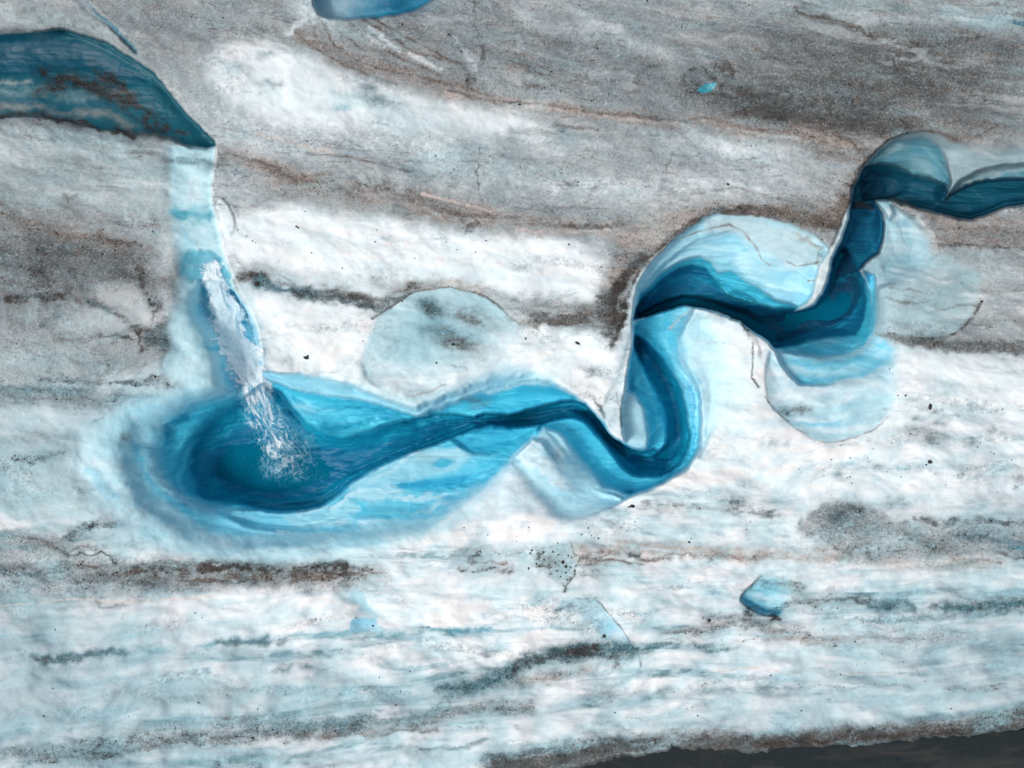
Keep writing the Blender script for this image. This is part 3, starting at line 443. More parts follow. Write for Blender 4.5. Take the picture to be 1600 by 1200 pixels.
# lower bank tongue between basin and bend
area([(545, 757, 4), (565, 745, 3), (590, 732, 3), (620, 718, 3), (645, 705, 3), (655, 698, 3), (672, 702, 4), (690, 700, 10), (715, 697, 10), (735, 712, 12), (712, 735, 14), (690, 742, 12), (650, 750, 14), (620, 770, 14), (570, 782, 14), (545, 776, 10)],
     6, 'P2', dep=2.0)
blob((150, 190, 200), .8, 655, 712, 24, 10, 20, .25, mo=.3); blob('P1', .7, 705, 708, 26, 7, 0, mo=0); blob('P5', .7, 688, 722, 14, 7, 0, mo=0); line('P4', .8, 8, [(625, 756), (680, 764), (735, 760), (770, 745)], st=.1)
blob('P1', .7, 600, 765, 30, 12, -20, mo=.1); line('P4', .7, 5, [(540, 785), (562, 792), (565, 800)], st=.2)
line('P5', .7, 9, [(745, 700), (770, 705), (790, 692)], st=.1); line('P4', .7, 10, [(700, 690), (740, 678), (790, 672)], st=.2); line('P1', .8, 7, [(560, 815), (600, 812), (650, 808), (700, 790)], st=.3, dep=1.2)
line('P3', .8, 7, [(470, 820), (500, 828), (530, 822), (560, 808), (640, 812), (700, 802)], st=.2); blob('P1', .8, 510, 812, 30, 8, 8, mo=0)
line('P2', .6, 10, [(500, 850), (560, 845), (640, 830)], st=.2)
area([(612, 757, 4), (640, 752, 8), (690, 748, 8), (735, 742, 7), (762, 735, 8), (785, 722, 6), (770, 744, 4), (735, 760, 3), (700, 764, 3), (660, 764, 3), (630, 763, 4)], 4, (44, 168, 206), dep=2.5)
area([(705, 684, 4), (725, 677, 3), (770, 667, 3), (838, 667, 4), (820, 682, 8), (795, 698, 6), (765, 708, 6), (742, 706, 8), (722, 697, 8)], 4, (50, 174, 210), dep=2.6)
area([(678, 727, 3), (684, 718, 3), (700, 716, 6), (712, 720, 8), (700, 728, 6), (688, 731, 4)], 6, (70, 180, 210))
area([(440, 806, 3), (480, 802, 4), (520, 790, 5), (545, 778, 4), (560, 790, 5), (566, 800, 4), (540, 806, 4), (520, 816, 3), (490, 826, 3), (460, 822, 4)], 4, (138, 206, 226))
area([(430, 828, 3), (470, 834, 4), (500, 830, 4), (530, 836, 4), (560, 828, 5), (620, 822, 6), (700, 806, 6), (660, 836, 8), (580, 852, 8), (500, 860, 8), (440, 850, 6)], 5, (176, 224, 236))
line('P4', .6, 3.5, [(560, 800), (600, 808), (650, 806), (700, 794), (740, 776)], st=.2, mo=0); line('W', .5, 3, [(470, 800), (520, 788), (550, 770), (600, 740), (650, 706)], st=0, mo=0)
line('P1', .7, 5, [(560, 770), (600, 776), (650, 778), (700, 776), (750, 762)], st=.2, mo=0); line('P3', .7, 4, [(330, 806), (380, 816), (430, 818)], st=.2, mo=0)
# pale prow in the middle
area([(836, 682, 3), (852, 672, 4), (870, 690, 12), (890, 722, 10), (912, 750, 8), (945, 772, 8), (975, 781, 4), (930, 800, 10), (890, 806, 16), (850, 795, 16), (790, 775, 20), (770, 760, 16), (795, 732, 6), (808, 712, 4)],
     8, 'P1', dep=.9)
area([(800, 722, 3), (812, 735, 8), (830, 760, 10), (860, 790, 10), (870, 806, 6), (820, 800, 20), (740, 800, 26), (755, 770, 10), (780, 742, 3)], 6, 'S', dep=.2)
area([(832, 684, 3), (846, 690, 6), (868, 716, 8), (884, 742, 8), (900, 770, 10), (868, 768, 10), (838, 742, 8), (812, 718, 5), (805, 712, 3)], 6, 'W', a=.9, dep=.35)
line('P4', .9, 11, [(742, 742), (770, 722), (797, 700), (822, 684), (840, 672)], st=.1, rough=0); line('P3', .7, 8, [(700, 778), (745, 758), (782, 728)], st=.2, rough=0)
line('W', .9, 4, [(690, 818), (730, 792), (762, 762), (800, 722), (812, 708), (834, 682)], st=0, rough=0)
blob((172, 196, 196), .7, 872, 712, 16, 16, 40, .2, mo=.4); line('P2', .7, 7, [(840, 735), (865, 765), (900, 785), (950, 788)], st=.1); line('P3', .5, 6, [(850, 700), (880, 735), (905, 760), (940, 780)], st=.1)
line('P1', .8, 4, [(850, 668), (872, 682), (893, 712), (915, 745), (945, 768)], st=0, rough=0, dep=1.0)
# right wall pale leaf and inner leaf
area([(972, 640, 3), (978, 615, 6), (990, 612, 8), (1005, 640, 8), (1014, 668, 6), (1016, 682, 4), (1010, 698, 3), (998, 703, 2), (985, 698, 2), (976, 688, 2), (972, 664, 3)], 5, (190, 224, 234), dep=1.0)
area([(958, 690, 2), (948, 668, 2), (940, 640, 3), (955, 610, 8), (966, 590, 10), (975, 560, 8), (992, 500, 4), (988, 545, 3), (975, 605, 4), (966, 622, 3), (972, 650, 3), (975, 690, 2), (968, 687, 2)], 4, 'S', dep=.1)
line('GD', .6, 2, [(963, 615), (966, 628), (970, 645), (972, 665)], .5, st=0, rough=0); line('BD', .6, 2.2, [(930, 622), (937, 636), (945, 652)], .5, st=.2)
area([(1005, 625, 8), (1025, 640, 6), (1040, 660, 4), (1042, 690, 3), (1032, 706, 3), (1022, 702, 3), (1014, 704, 2), (1016, 680, 8), (1012, 655, 8)], 5, 'P4', dep=3.2)
# left side of the upright reach: blue wall under the white edge
area([(990, 545, 3), (1000, 565, 4), (1015, 600, 5), (1030, 618, 6), (1020, 625, 8), (998, 615, 10), (980, 612, 8), (982, 580, 4)], 5, 'P4', dep=3.0)
# right slope of the upright reach
area([(992, 505, 4), (1010, 496, 5), (1045, 482, 5), (1068, 476, 3), (1082, 484, 8), (1066, 520, 12), (1058, 545, 10), (1066, 570, 8), (1082, 592, 8), (1075, 610, 8), (1060, 595, 5), (1035, 560, 5), (1008, 530, 5), (993, 520, 4)], 6, 'P4', dep=2.2)
line('P5', .7, 8, [(1000, 512), (1025, 530), (1045, 560)], st=.2); line('P3', .7, 8, [(1035, 500), (1040, 530), (1060, 570), (1075, 590)], st=.2); blob('P2', .7, 1068, 490, 12, 10, 0, mo=0)
line('GW', .6, 3, [(1048, 512), (1065, 495), (1085, 482)], .3, rough=0, st=.2)
area([(1062, 560, 8), (1060, 530, 10), (1078, 500, 12), (1100, 495, 20), (1115, 540, 36), (1120, 600, 36), (1118, 650, 30), (1104, 690, 8), (1095, 715, 5), (1094, 640, 6), (1092, 612, 6), (1078, 585, 8)], 10, 'P1', dep=.45)
area([(1066, 610, 4), (1092, 612, 5), (1094, 660, 6), (1090, 700, 5), (1080, 722, 3), (1070, 730, 3), (1078, 700, 3), (1077, 670, 3), (1072, 640, 3)], 5, 'P4', dep=2.8)
line('P3', .7, 4, [(1082, 612), (1085, 650), (1086, 700)], st=.3)
blob((196, 232, 241), .85, 1105, 560, 36, 60, 0, mo=.1, st=.1); blob((206, 236, 243), .7, 1135, 610, 40, 60, 10, mo=.2, st=.1); blob((190, 228, 238), .6, 1085, 520, 20, 30, 0, mo=.1)
line('P3', .6, 7, [(1072, 500), (1064, 530), (1072, 565), (1088, 592), (1094, 625)], st=.2, mo=0)
# the deep level
area([(408, 596, 8), (440, 612, 5), (458, 636, 4), (478, 660, 5), (505, 676, 8), (535, 682, 10), (575, 675, 10), (615, 662, 7), (652, 653, 3), (675, 647, 2), (700, 645, 2), (722, 648, 2), (742, 651, 2), (756, 646, 2), (800, 647, 3), (850, 635, 4), (880, 628, 4), (900, 627, 3),
      (916, 632, 2), (930, 646, 2), (945, 667, 2), (960, 684, 2), (972, 693, 2), (988, 701, 2), (1003, 706, 3), (1015, 705, 3), (1024, 701, 3), (1033, 706, 4), (1042, 694, 5), (1043, 660, 6), (1038, 636, 6), (1020, 605, 5), (1002, 566, 4), (990, 540, 3),
      (992, 522, 3), (1006, 530, 4), (1035, 560, 4), (1055, 590, 4), (1064, 606, 3), (1069, 625, 3), (1073, 650, 3), (1077, 680, 3), (1073, 708, 3), (1064, 724, 3), (1050, 735, 3), (1034, 743, 3), (1010, 744, 4), (990, 741, 4), (975, 731, 5), (962, 714, 6), (946, 692, 7), (930, 673, 7),
      (912, 657, 4), (893, 653, 3), (868, 656, 3), (845, 664, 4), (800, 667, 5), (770, 663, 5), (742, 668, 4), (720, 676, 3), (690, 690, 3), (660, 700, 2), (638, 709, 2), (610, 720, 2), (585, 731, 2), (562, 744, 3), (545, 755, 4), (525, 774, 4), (500, 790, 4), (470, 797, 4), (440, 798, 4), (410, 795, 4),
      (372, 786, 5), (345, 785, 6), (318, 780, 7), (303, 766, 9), (297, 740, 12), (298, 712, 14), (308, 682, 20), (330, 655, 24), (370, 628, 22)],
     4, 'P5', dep=5.8)
area([(470, 690, 14), (540, 700, 12), (610, 690, 8), (650, 672, 8), (700, 656, 6), (760, 655, 5), (830, 645, 5), (895, 637, 5), (920, 645, 5), (950, 680, 5), (985, 712, 6), (1020, 716, 6), (1052, 690, 6), (1052, 640, 6), (1035, 600, 6), (1005, 545, 4), (1015, 548, 4), (1050, 600, 5),
      (1066, 650, 5), (1068, 700, 5), (1040, 733, 5), (1000, 735, 6), (965, 705, 6), (925, 655, 5), (890, 646, 4), (830, 658, 5), (740, 660, 5), (700, 676, 4), (640, 702, 4), (590, 722, 4), (540, 745, 8), (500, 772, 10), (430, 782, 12), (360, 770, 12), (330, 740, 16), (345, 690, 20), (400, 660, 20)],
     6, 'P6', dep=6.7)
# ledges on the basin's far wall
line('P4', .6, 8, [(300, 700), (296, 735), (305, 765)], st=.2, dep=4.4); line('P5', .7, 10, [(270, 690), (262, 665), (290, 650)], st=.4); line('P4', .7, 14, [(330, 625), (370, 615), (400, 605)], st=.1)
line('P3', .7, 12, [(300, 610), (340, 605), (370, 602)], st=.1); blob('P3', .6, 470, 590, 30, 3, 4)
blob('GD', .8, 735, 620, 14, 6, 20, .7, mo=.4); blob('B', .6, 750, 630, 14, 7, -20, .5, mo=.5); line('P1', .7, 6, [(660, 640), (700, 625), (760, 600), (830, 588)], st=.4, dep=1.2)
line('P1', .7, 5, [(760, 612), (800, 602), (850, 600)], st=.5, dep=2.0)
# ------------------------------------------------------------------ upper canyon
area([(992, 470, 3), (1000, 443, 3), (1018, 412, 3), (1040, 390, 3), (1062, 368, 3), (1085, 352, 3), (1105, 341, 3), (1122, 337, 3), (1160, 339, 3), (1200, 343, 4), (1232, 352, 6), (1270, 368, 12), (1296, 388, 8), (1300, 402, 3), (1292, 432, 3), (1283, 458, 2), (1272, 474, 2),
      (1290, 500, 4), (1340, 440, 6), (1372, 420, 16), (1368, 480, 8), (1366, 520, 8), (1396, 545, 10), (1392, 565, 14), (1350, 588, 14), (1300, 602, 14), (1250, 603, 4), (1236, 588, 2), (1220, 566, 2), (1208, 542, 2), (1198, 528, 2), (1160, 502, 2), (1120, 486, 2), (1068, 475, 2), (1000, 497, 3), (990, 510, 3)],
     4, 'P1', dep=1.0, dirt=.03, ice=.6)
area([(1100, 345), (1160, 345), (1220, 358), (1280, 380), (1290, 410), (1240, 420), (1200, 400), (1150, 370), (1100, 365)], 14, (196, 212, 214), dirt=.25, a=.9, rough=1, dep=.8)
line('B', .5, 5, [(1250, 370), (1285, 392), (1275, 415)], .5, mo=.4); line('GD', .5, 2, [(1230, 408), (1260, 414), (1280, 412)], .5); line('GD', .6, 2, [(1050, 378), (1090, 362), (1140, 352), (1160, 362), (1180, 385), (1190, 405), (1205, 415)], .4, rough=0, st=.2)
line('GD', .6, 2, [(1262, 441), (1272, 440)], .6)
area([(1000, 455, 3), (1020, 432, 4), (1040, 412, 5), (1065, 392, 8), (1090, 378, 10), (1140, 365, 8), (1165, 385, 8), (1195, 415, 10), (1240, 425, 8), (1262, 440, 4), (1270, 460, 3), (1268, 476, 3), (1340, 520, 6), (1364, 470, 6), (1366, 520, 5), (1352, 548, 6), (1320, 560, 7),
      (1280, 556, 6), (1240, 548, 4), (1212, 545, 2), (1198, 529, 2), (1160, 503, 2), (1120, 487, 2), (1068, 476, 2), (1000, 498, 3), (992, 500, 3)], 6, 'P2', dep=2.0)
blob('P1', .6, 1080, 400, 50, 10, -15, mo=0); blob('P1', .5, 1170, 415, 30, 10, 30, mo=0); blob('P1', .6, 1240, 455, 26, 10, 10, mo=0)
area([(1000, 462, 4), (1018, 444, 5), (1034, 428, 5), (1058, 412, 4), (1076, 404, 4), (1095, 402, 4), (1110, 410, 4), (1122, 428, 4), (1140, 422, 5), (1155, 432, 5), (1172, 444, 5), (1190, 452, 5), (1215, 470, 8), (1250, 481, 4), (1274, 473, 3), (1300, 470, 4), (1345, 426, 4), (1358, 455, 4), (1364, 490, 4),
      (1361, 520, 4), (1350, 540, 5), (1325, 553, 6), (1285, 556, 6), (1245, 545, 5), (1211, 543, 2), (1198, 529, 2), (1160, 503, 2), (1120, 487, 2), (1068, 476, 2), (1000, 498, 3), (990, 500, 3)], 5, 'P4', dep=3.6)
line('P3', .8, 9, [(1230, 545), (1270, 553), (1310, 552), (1340, 538)], st=.2, dep=3.0); blob('P3', .8, 1290, 535, 34, 10, -8, mo=0); blob((120, 170, 188), .6, 1290, 533, 26, 7, -10, .1, mo=0)
area([(994, 480, 4), (1010, 460, 6), (1030, 440, 5), (1060, 418, 5), (1082, 413, 5), (1102, 418, 4), (1118, 440, 5), (1135, 462, 6), (1165, 472, 8), (1210, 482, 6), (1250, 483, 3), (1274, 474, 2), (1288, 450, 2), (1300, 405, 2), (1312, 382, 2), (1325, 350, 2), (1331, 318, 2), (1333, 290, 2), (1380, 300, 3),
      (1382, 330, 3), (1381, 372, 4), (1374, 395, 5), (1352, 412, 4), (1342, 424, 4), (1350, 445, 4), (1354, 470, 5), (1350, 500, 5), (1338, 522, 6), (1300, 526, 8), (1262, 532, 8), (1240, 540, 4), (1211, 543, 2), (1198, 529, 2), (1160, 503, 2), (1120, 487, 2), (1068, 476, 2), (1000, 497, 3), (991, 500, 3)],
     4, (8, 112, 150), dep=5.6)
area([(994, 496, 3), (1030, 474, 5), (1066, 462, 5), (1100, 464, 5), (1140, 478, 5), (1190, 490, 6), (1240, 488, 5), (1272, 482, 4), (1292, 460, 3), (1303, 415, 3), (1318, 385, 3), (1332, 400, 8), (1340, 430, 4), (1346, 460, 5), (1330, 490, 6), (1300, 508, 6), (1262, 520, 6), (1225, 534, 5), (1205, 532, 2),
      (1160, 503, 2), (1120, 487, 2), (1068, 476, 2), (1000, 497, 3)], 4, (3, 82, 114), dep=7.0)
line('P5', .6, 6, [(1040, 440), (1090, 436), (1130, 450), (1180, 470)], st=.5, dep=5.0); line('P5', .6, 5, [(1300, 440), (1330, 430), (1345, 440)], st=.3)
area([(1213, 547, 2), (1240, 551, 5), (1290, 561, 6), (1330, 556, 6), (1362, 532, 8), (1396, 545, 14), (1392, 568, 14), (1345, 590, 8), (1290, 601, 6), (1248, 601, 3), (1230, 580, 2)], 5, (140, 208, 228), dep=1.0)
line('P3', .7, 7, [(1230, 560), (1270, 574), (1320, 572), (1360, 552), (1380, 540)], st=.2, mo=0); line('P1', .6, 6, [(1245, 575), (1290, 588), (1340, 580)], st=.2, mo=0)
# white fin beside the deep cleft
area([(1331, 318, 2), (1328, 345, 2), (1313, 384, 2), (1302, 405, 2), (1292, 440, 2), (1284, 460, 2), (1273, 475, 2), (1256, 483, 2), (1240, 487, 2), (1262, 470, 3), (1270, 455, 3), (1272, 440, 4), (1280, 415, 4), (1300, 388, 5), (1312, 362, 4), (1320, 340, 4)], 3, (206, 220, 222), dep=.15, dirt=.1)
line('B', .6, 3, [(1320, 350), (1305, 385), (1285, 405)], .4, st=.1)
# the white block between the two reaches
blob('B', .5, 1150, 498, 22, 5, 12, .5); line('BD', .7, 2, [(1145, 496), (1165, 505), (1175, 512)], .5); blob('D', .8, 1174, 520, 4, 5, 0, .5); line('GD', .6, 1.8, [(1177, 535), (1178, 570), (1175, 590), (1185, 605)], .7, st=0, mo=.4, rough=0)
line('B', .5, 4, [(1180, 520), (1190, 545), (1195, 560)], .3); line('GW', .6, 2, [(1110, 488), (1118, 484), (1135, 491)], .3)
# pale lobe right of the block
area([(1205, 548, 2), (1222, 570, 2), (1245, 600, 2), (1300, 602, 12), (1360, 588, 14), (1395, 565, 24), (1400, 600, 30), (1390, 640, 6), (1370, 668, 3), (1335, 682, 2), (1300, 690, 1.5), (1270, 685, 1.5), (1240, 667, 1.5), (1215, 645, 1.5), (1202, 630, 1.5), (1198, 600, 8), (1200, 570, 6)], 3,
     (186, 222, 232), dep=.35, dirt=.05)
blob('W', .5, 1225, 600, 14, 30, -20, mo=.2); blob('TD', .7, 1228, 642, 16, 7, 15, .75, mo=.5); blob('GD', .7, 1250, 638, 22, 6, 8, .8, mo=.5); line('P3', .6, 7, [(1235, 660), (1270, 664), (1310, 660)], st=.3); blob('P3', .4, 1300, 606, 50, 4, 0)
line('BD', .5, 1.3, [(1196, 620), (1204, 634), (1218, 649), (1242, 669), (1270, 687), (1300, 691), (1335, 683), (1368, 670), (1388, 650)], .4, st=.25, rough=0)
line('P3', .5, 8, [(1225, 575), (1260, 592), (1310, 592), (1360, 575), (1388, 560)], st=.3); line('P4', .5, 4, [(1250, 596), (1300, 600)], st=.2)
# pale blue leaf right of the cleft
area([(1370, 315, 2), (1385, 312, 3), (1400, 325, 5), (1425, 345, 14), (1450, 370, 18), (1455, 400, 18), (1430, 425, 18), (1395, 440, 14), (1372, 450, 10), (1365, 440, 8), (1345, 424, 4), (1352, 412, 4), (1374, 396, 4), (1381, 372, 3), (1382, 340, 2)], 6,
     (158, 186, 194), dep=1.3, dirt=.08)
line((120, 168, 184), .7, 8, [(1415, 350), (1425, 380), (1415, 405), (1385, 412)], st=.2, dep=1.8); line((200, 214, 216), .7, 5, [(1385, 330), (1395, 360), (1400, 385)], st=.2); line((205, 215, 218), .6, 8, [(1430, 345), (1452, 365), (1458, 390), (1440, 410)], st=.2)
area([(1350, 425, 5), (1366, 430, 6), (1370, 470, 8), (1367, 515, 6), (1362, 530, 6), (1358, 500, 4), (1362, 480, 4), (1356, 450, 4)], 4, 'P3', dep=2.4)
# ------------------------------------------------------------------ upper right bay
area([(1338, 285, 2), (1350, 256, 2), (1368, 238, 2), (1390, 220, 3), (1415, 210, 3), (1445, 206, 3), (1470, 212, 4), (1488, 222, 8), (1540, 232, 30), (1600, 225, 30), (1800, 225, 30), (1800, 320, 3), (1602, 321, 3), (1570, 326, 2), (1540, 338, 2), (1520, 344, 2), (1500, 343, 2),
      (1480, 337, 2), (1455, 330, 2), (1430, 326, 2), (1400, 314, 2), (1382, 312, 3), (1340, 320, 4), (1332, 300, 2)], 3, (150, 170, 176), dep=.8, dirt=.08, ice=.5)
area([(1340, 285, 2), (1352, 258, 2), (1372, 238, 3), (1400, 220, 5), (1440, 214, 8), (1468, 228, 8), (1478, 252, 8), (1486, 285, 5), (1482, 305, 4), (1500, 285, 8), (1530, 268, 8), (1570, 258, 8), (1800, 252, 8), (1800, 320, 3), (1602, 320, 3), (1570, 325, 2), (1520, 343, 2), (1480, 336, 2), (1430, 325, 2), (1384, 312, 2), (1338, 318, 3)],
     4, (88, 146, 164), dep=2.6)
blob((140, 176, 186), .7, 1440, 260, 26, 10, 40, mo=0); blob((120, 160, 172), .5, 1400, 235, 26, 8, -20, mo=0); line((150, 180, 188), .7, 9, [(1488, 300), (1520, 276), (1560, 264), (1640, 260)], st=.2)
area([(1336, 292, 2), (1350, 258, 2), (1375, 256, 6), (1405, 262, 8), (1425, 276, 8), (1450, 280, 10), (1478, 290, 6), (1482, 302, 3), (1472, 318, 4), (1455, 329, 3), (1428, 324, 2), (1398, 313, 2), (1382, 312, 3), (1368, 316, 4), (1342, 320, 4), (1333, 305, 2)], 4, 'K1', dep=4.8)
area([(1455, 329, 4), (1480, 308, 4), (1500, 295, 4), (1530, 284, 4), (1560, 280, 4), (1600, 279, 4), (1800, 279, 4), (1800, 319, 3), (1600, 320, 2), (1570, 325, 2), (1540, 337, 2), (1520, 343, 2), (1498, 342, 2), (1476, 335, 2)], 4, 'K1', dep=4.8)
area([(1345, 285, 5), (1360, 265, 6), (1395, 272, 8), (1420, 295, 8), (1395, 308, 5), (1350, 312, 5)], 5, 'K2', dep=6.2)
area([(1335, 318, 3), (1345, 314, 3), (1365, 320, 4), (1368, 328, 4), (1350, 326, 4), (1333, 328, 3)], 3, 'BD', dep=5.0, a=.8)
line('BD', .6, 1.4, [(1484, 300), (1486, 310), (1480, 316)], .3, st=0, rough=0)
line('B', .8, 3, [(1396, 314), (1412, 322), (1432, 332), (1455, 338)], .5, st=.1)
area([(1370, 312, 2), (1380, 311, 2), (1392, 318, 3), (1398, 335, 5), (1390, 345, 5), (1382, 330, 3)], 3, (150, 190, 200), dep=.5)
# ------------------------------------------------------------------ chute and fall
area([(262, 228, 16), (300, 230, 4), (335, 230, 2), (331, 270, 2), (330, 310, 2), (338, 345, 2), (348, 385, 3), (358, 420, 3), (368, 450, 4), (385, 480, 6), (402, 520, 6), (407, 575, 3), (412, 590, 6), (380, 615, 30), (320, 620, 40), (270, 600, 18), (252, 580, 6), (255, 560, 6), (268, 545, 10), (262, 510, 26), (275, 470, 26), (285, 430, 24), (272, 380, 20), (266, 330, 14), (264, 270, 14)],
     5, (184, 222, 230), dep=.25, dirt=.03, ice=.5)
line('S', .7, 10, [(300, 285), (305, 300), (310, 312)], st=.2); line('TD', .6, 9, [(275, 250), (310, 254), (332, 258)], .55, st=.4, mo=.3); line('TQ', .8, 10, [(278, 330), (305, 335), (330, 342)], .35, st=.2, mo=.2)
line('P1', .6, 9, [(290, 362), (320, 368), (338, 378)], st=.2); line('P2', .5, 6, [(288, 355), (292, 380), (300, 395)], st=.1)
area([(285, 398, 8), (310, 395, 5), (335, 396, 5), (347, 405, 4), (358, 430, 3), (362, 448, 4), (345, 450, 8), (320, 435, 10), (300, 440, 10), (285, 430, 10)], 14, (74, 170, 194), dep=.9, rough=1, a=.85)
area([(315, 440, 14), (350, 445, 8), (366, 455, 5), (385, 485, 5), (402, 525, 5), (408, 580, 3), (415, 598, 6), (380, 625, 20), (350, 600, 20), (345, 560, 20), (330, 520, 20), (308, 480, 20), (312, 455, 14)], 10, 'P3', dep=3.0)
line('P1', .8, 10, [(385, 480), (400, 520), (405, 575)], st=0, mo=.2); line('P1', .5, 12, [(320, 470), (345, 520), (360, 580)], st=0, mo=.3)
blob('P1', .8, 290, 575, 34, 22, 0, mo=0); blob('P3', .6, 310, 490, 14, 20, 0, mo=0); line('P4', .5, 8, [(320, 540), (340, 550), (350, 590)], st=.2); line('P4', .6, 3, [(318, 542), (340, 543), (350, 545)], st=.1)
line('S', .6, 2.5, [(337, 235), (333, 270), (332, 310), (340, 350), (352, 390), (365, 432), (378, 455), (396, 490), (408, 530), (411, 572)], st=0, rough=0, dep=-.02)
area([(345, 310, 4), (358, 322, 2), (367, 340, 2), (368, 360, 3), (360, 372, 8), (345, 350, 6), (338, 325, 5)], 4, 'S', dep=-.1); line('GD', .6, 1.3, [(343, 308), (355, 318), (365, 332), (369, 350), (372, 362)], .3, st=0, rough=0)
# ------------------------------------------------------------------ upper left pond
area([(-200, 48, 3), (0, 52, 4), (50, 50, 5), (100, 46, 5), (140, 58, 4), (170, 66, 3), (195, 84, 3), (215, 97, 2), (240, 113, 2), (262, 140, 2), (282, 165, 2), (300, 188, 2), (320, 206, 2), (334, 220, 2), (336, 229, 2), (322, 233, 6), (296, 230, 8), (270, 220, 6), (240, 212, 5), (210, 211, 4), (180, 205, 4), (150, 202, 4), (110, 193, 3),
      (70, 187, 3), (40, 184, 3), (0, 187, 3), (-200, 190, 3)], 3, (10, 88, 106), dep=1.1, dirt=.1, ice=1)
area([(-200, 55), (0, 58), (60, 56), (130, 68), (190, 96), (230, 125), (200, 130), (130, 105), (60, 118), (0, 120), (-200, 120)], 12, (6, 80, 102), dep=1.6)
line((76, 118, 128), .8, 10, [(-60, 135), (20, 140), (80, 150), (150, 150)], .75, st=.1, mo=.5); line((130, 150, 154), .8, 5, [(-60, 130), (10, 130), (45, 131)], .3, mo=.4, st=.1); line('D', .85, 14, [(70, 120), (120, 128), (170, 140), (210, 165), (240, 195)], .45, st=.1, mo=.7)
line('D', .7, 10, [(150, 110), (190, 130), (215, 170), (260, 200)], .45, st=.1, mo=.8); line('D', .7, 8, [(60, 150), (100, 135), (120, 125)], .45, st=.1, mo=.7); line((110, 125, 128), .85, 7, [(0, 170), (60, 172), (110, 178), (160, 175), (180, 180), (200, 200)], .6, st=.1, mo=.4)
line('D', .9, 4, [(-60, 186), (0, 184), (40, 182), (80, 186), (120, 194), (160, 202), (205, 211)], .95, st=0, mo=.3); line('GD', .7, 6, [(200, 205), (240, 212), (275, 220)], .7, mo=.3)
line('D', .6, 3, [(225, 190), (260, 205), (290, 212)], .8, st=.2, mo=.3)
line('BD', .7, 3, [(40, 213), (65, 218)], .6); line('GD', .6, 3, [(75, 220), (100, 224)], .5); line('GD', .5, 10, [(210, 235), (240, 240), (262, 255)], .5)
line((60, 125, 145), .9, 4, [(112, -20), (128, 5), (150, 24), (175, 40), (192, 58), (205, 72), (212, 82)], st=0, rough=0, dep=.5); area([(40, -40), (110, -20), (150, 25), (190, 60), (210, 85), (180, 70), (130, 48), (100, 40), (0, 45), (-200, 45), (-200, -40)], 5, (158, 168, 170), dep=.1, dirt=.25, a=.7)
# top pool
area([(490, -60, 3), (492, 5, 3), (500, 20, 3), (515, 27, 2), (540, 29, 2), (565, 27, 2), (590, 26, 2), (620, 22, 2), (650, 14, 2), (668, 5, 2), (685, -8, 2), (720, -60, 2)], 3, (50, 140, 172), dep=1.2, ice=1)
blob((200, 222, 226), .95, 508, 4, 44, 30, 0, mo=0, st=0); blob((12, 96, 132), .8, 615, 5, 60, 16, 0, mo=0)
# top right water corner
area([(1572, 30, 4), (1600, 34, 3), (1800, 60, 3), (1800, 80, 2), (1600, 43, 2), (1582, 38, 2)], 3, (60, 110, 126), dep=.6); line((170, 200, 208), .5, 12, [(1480, 15), (1540, 30), (1570, 30)], st=.2)
# small holes with a blue bottom
area([(1088, 141, 2), (1100, 132, 2), (1116, 128, 2), (1120, 131, 2), (1110, 142, 2), (1098, 144, 2)], 2, (40, 160, 180), dep=.5)
area([(1158, 938, 1.5), (1160, 928, 1.5), (1172, 918, 2), (1190, 900, 8), (1215, 902, 18), (1236, 908, 22), (1240, 925, 24), (1224, 945, 14), (1218, 958, 4), (1210, 963, 2), (1185, 958, 1.5), (1168, 948, 1.5)], 3, (140, 205, 222), dep=.5)
line((66, 180, 212), .9, 8, [(1165, 938), (1185, 950), (1215, 955)], st=0, rough=0); line('TD', .6, 6, [(1190, 908), (1225, 912), (1245, 920)], .5, mo=.4); blob('S', .8, 1190, 935, 18, 4, 8, mo=0); blob((190, 214, 220), .75, 1238, 925, 26, 22, 0, .35, mo=.2); blob('GD', .5, 1242, 918, 20, 12, 0, .8, mo=.6)
line('BD', .6, 1.2, [(1190, 900), (1170, 918), (1159, 930), (1158, 940), (1168, 950), (1190, 961), (1212, 965)], .4, st=.1, rough=0); line('D', .7, 3, [(1200, 963), (1215, 965), (1200, 972)], .8, mo=.4)
area([(545, 932, 2), (550, 924, 2), (560, 921, 2), (568, 924, 2), (572, 936, 2), (576, 946, 2), (590, 958, 14), (588, 964, 14), (560, 954, 12), (562, 948, 2), (550, 942, 2)], 2, (186, 222, 232), dep=.25)
area([(547, 985, 1.5), (547, 975, 1.5), (552, 968, 2), (562, 965, 4), (590, 966, 12), (592, 980, 14), (570, 986, 6), (555, 987, 2)], 3, (140, 202, 224), dep=.3)
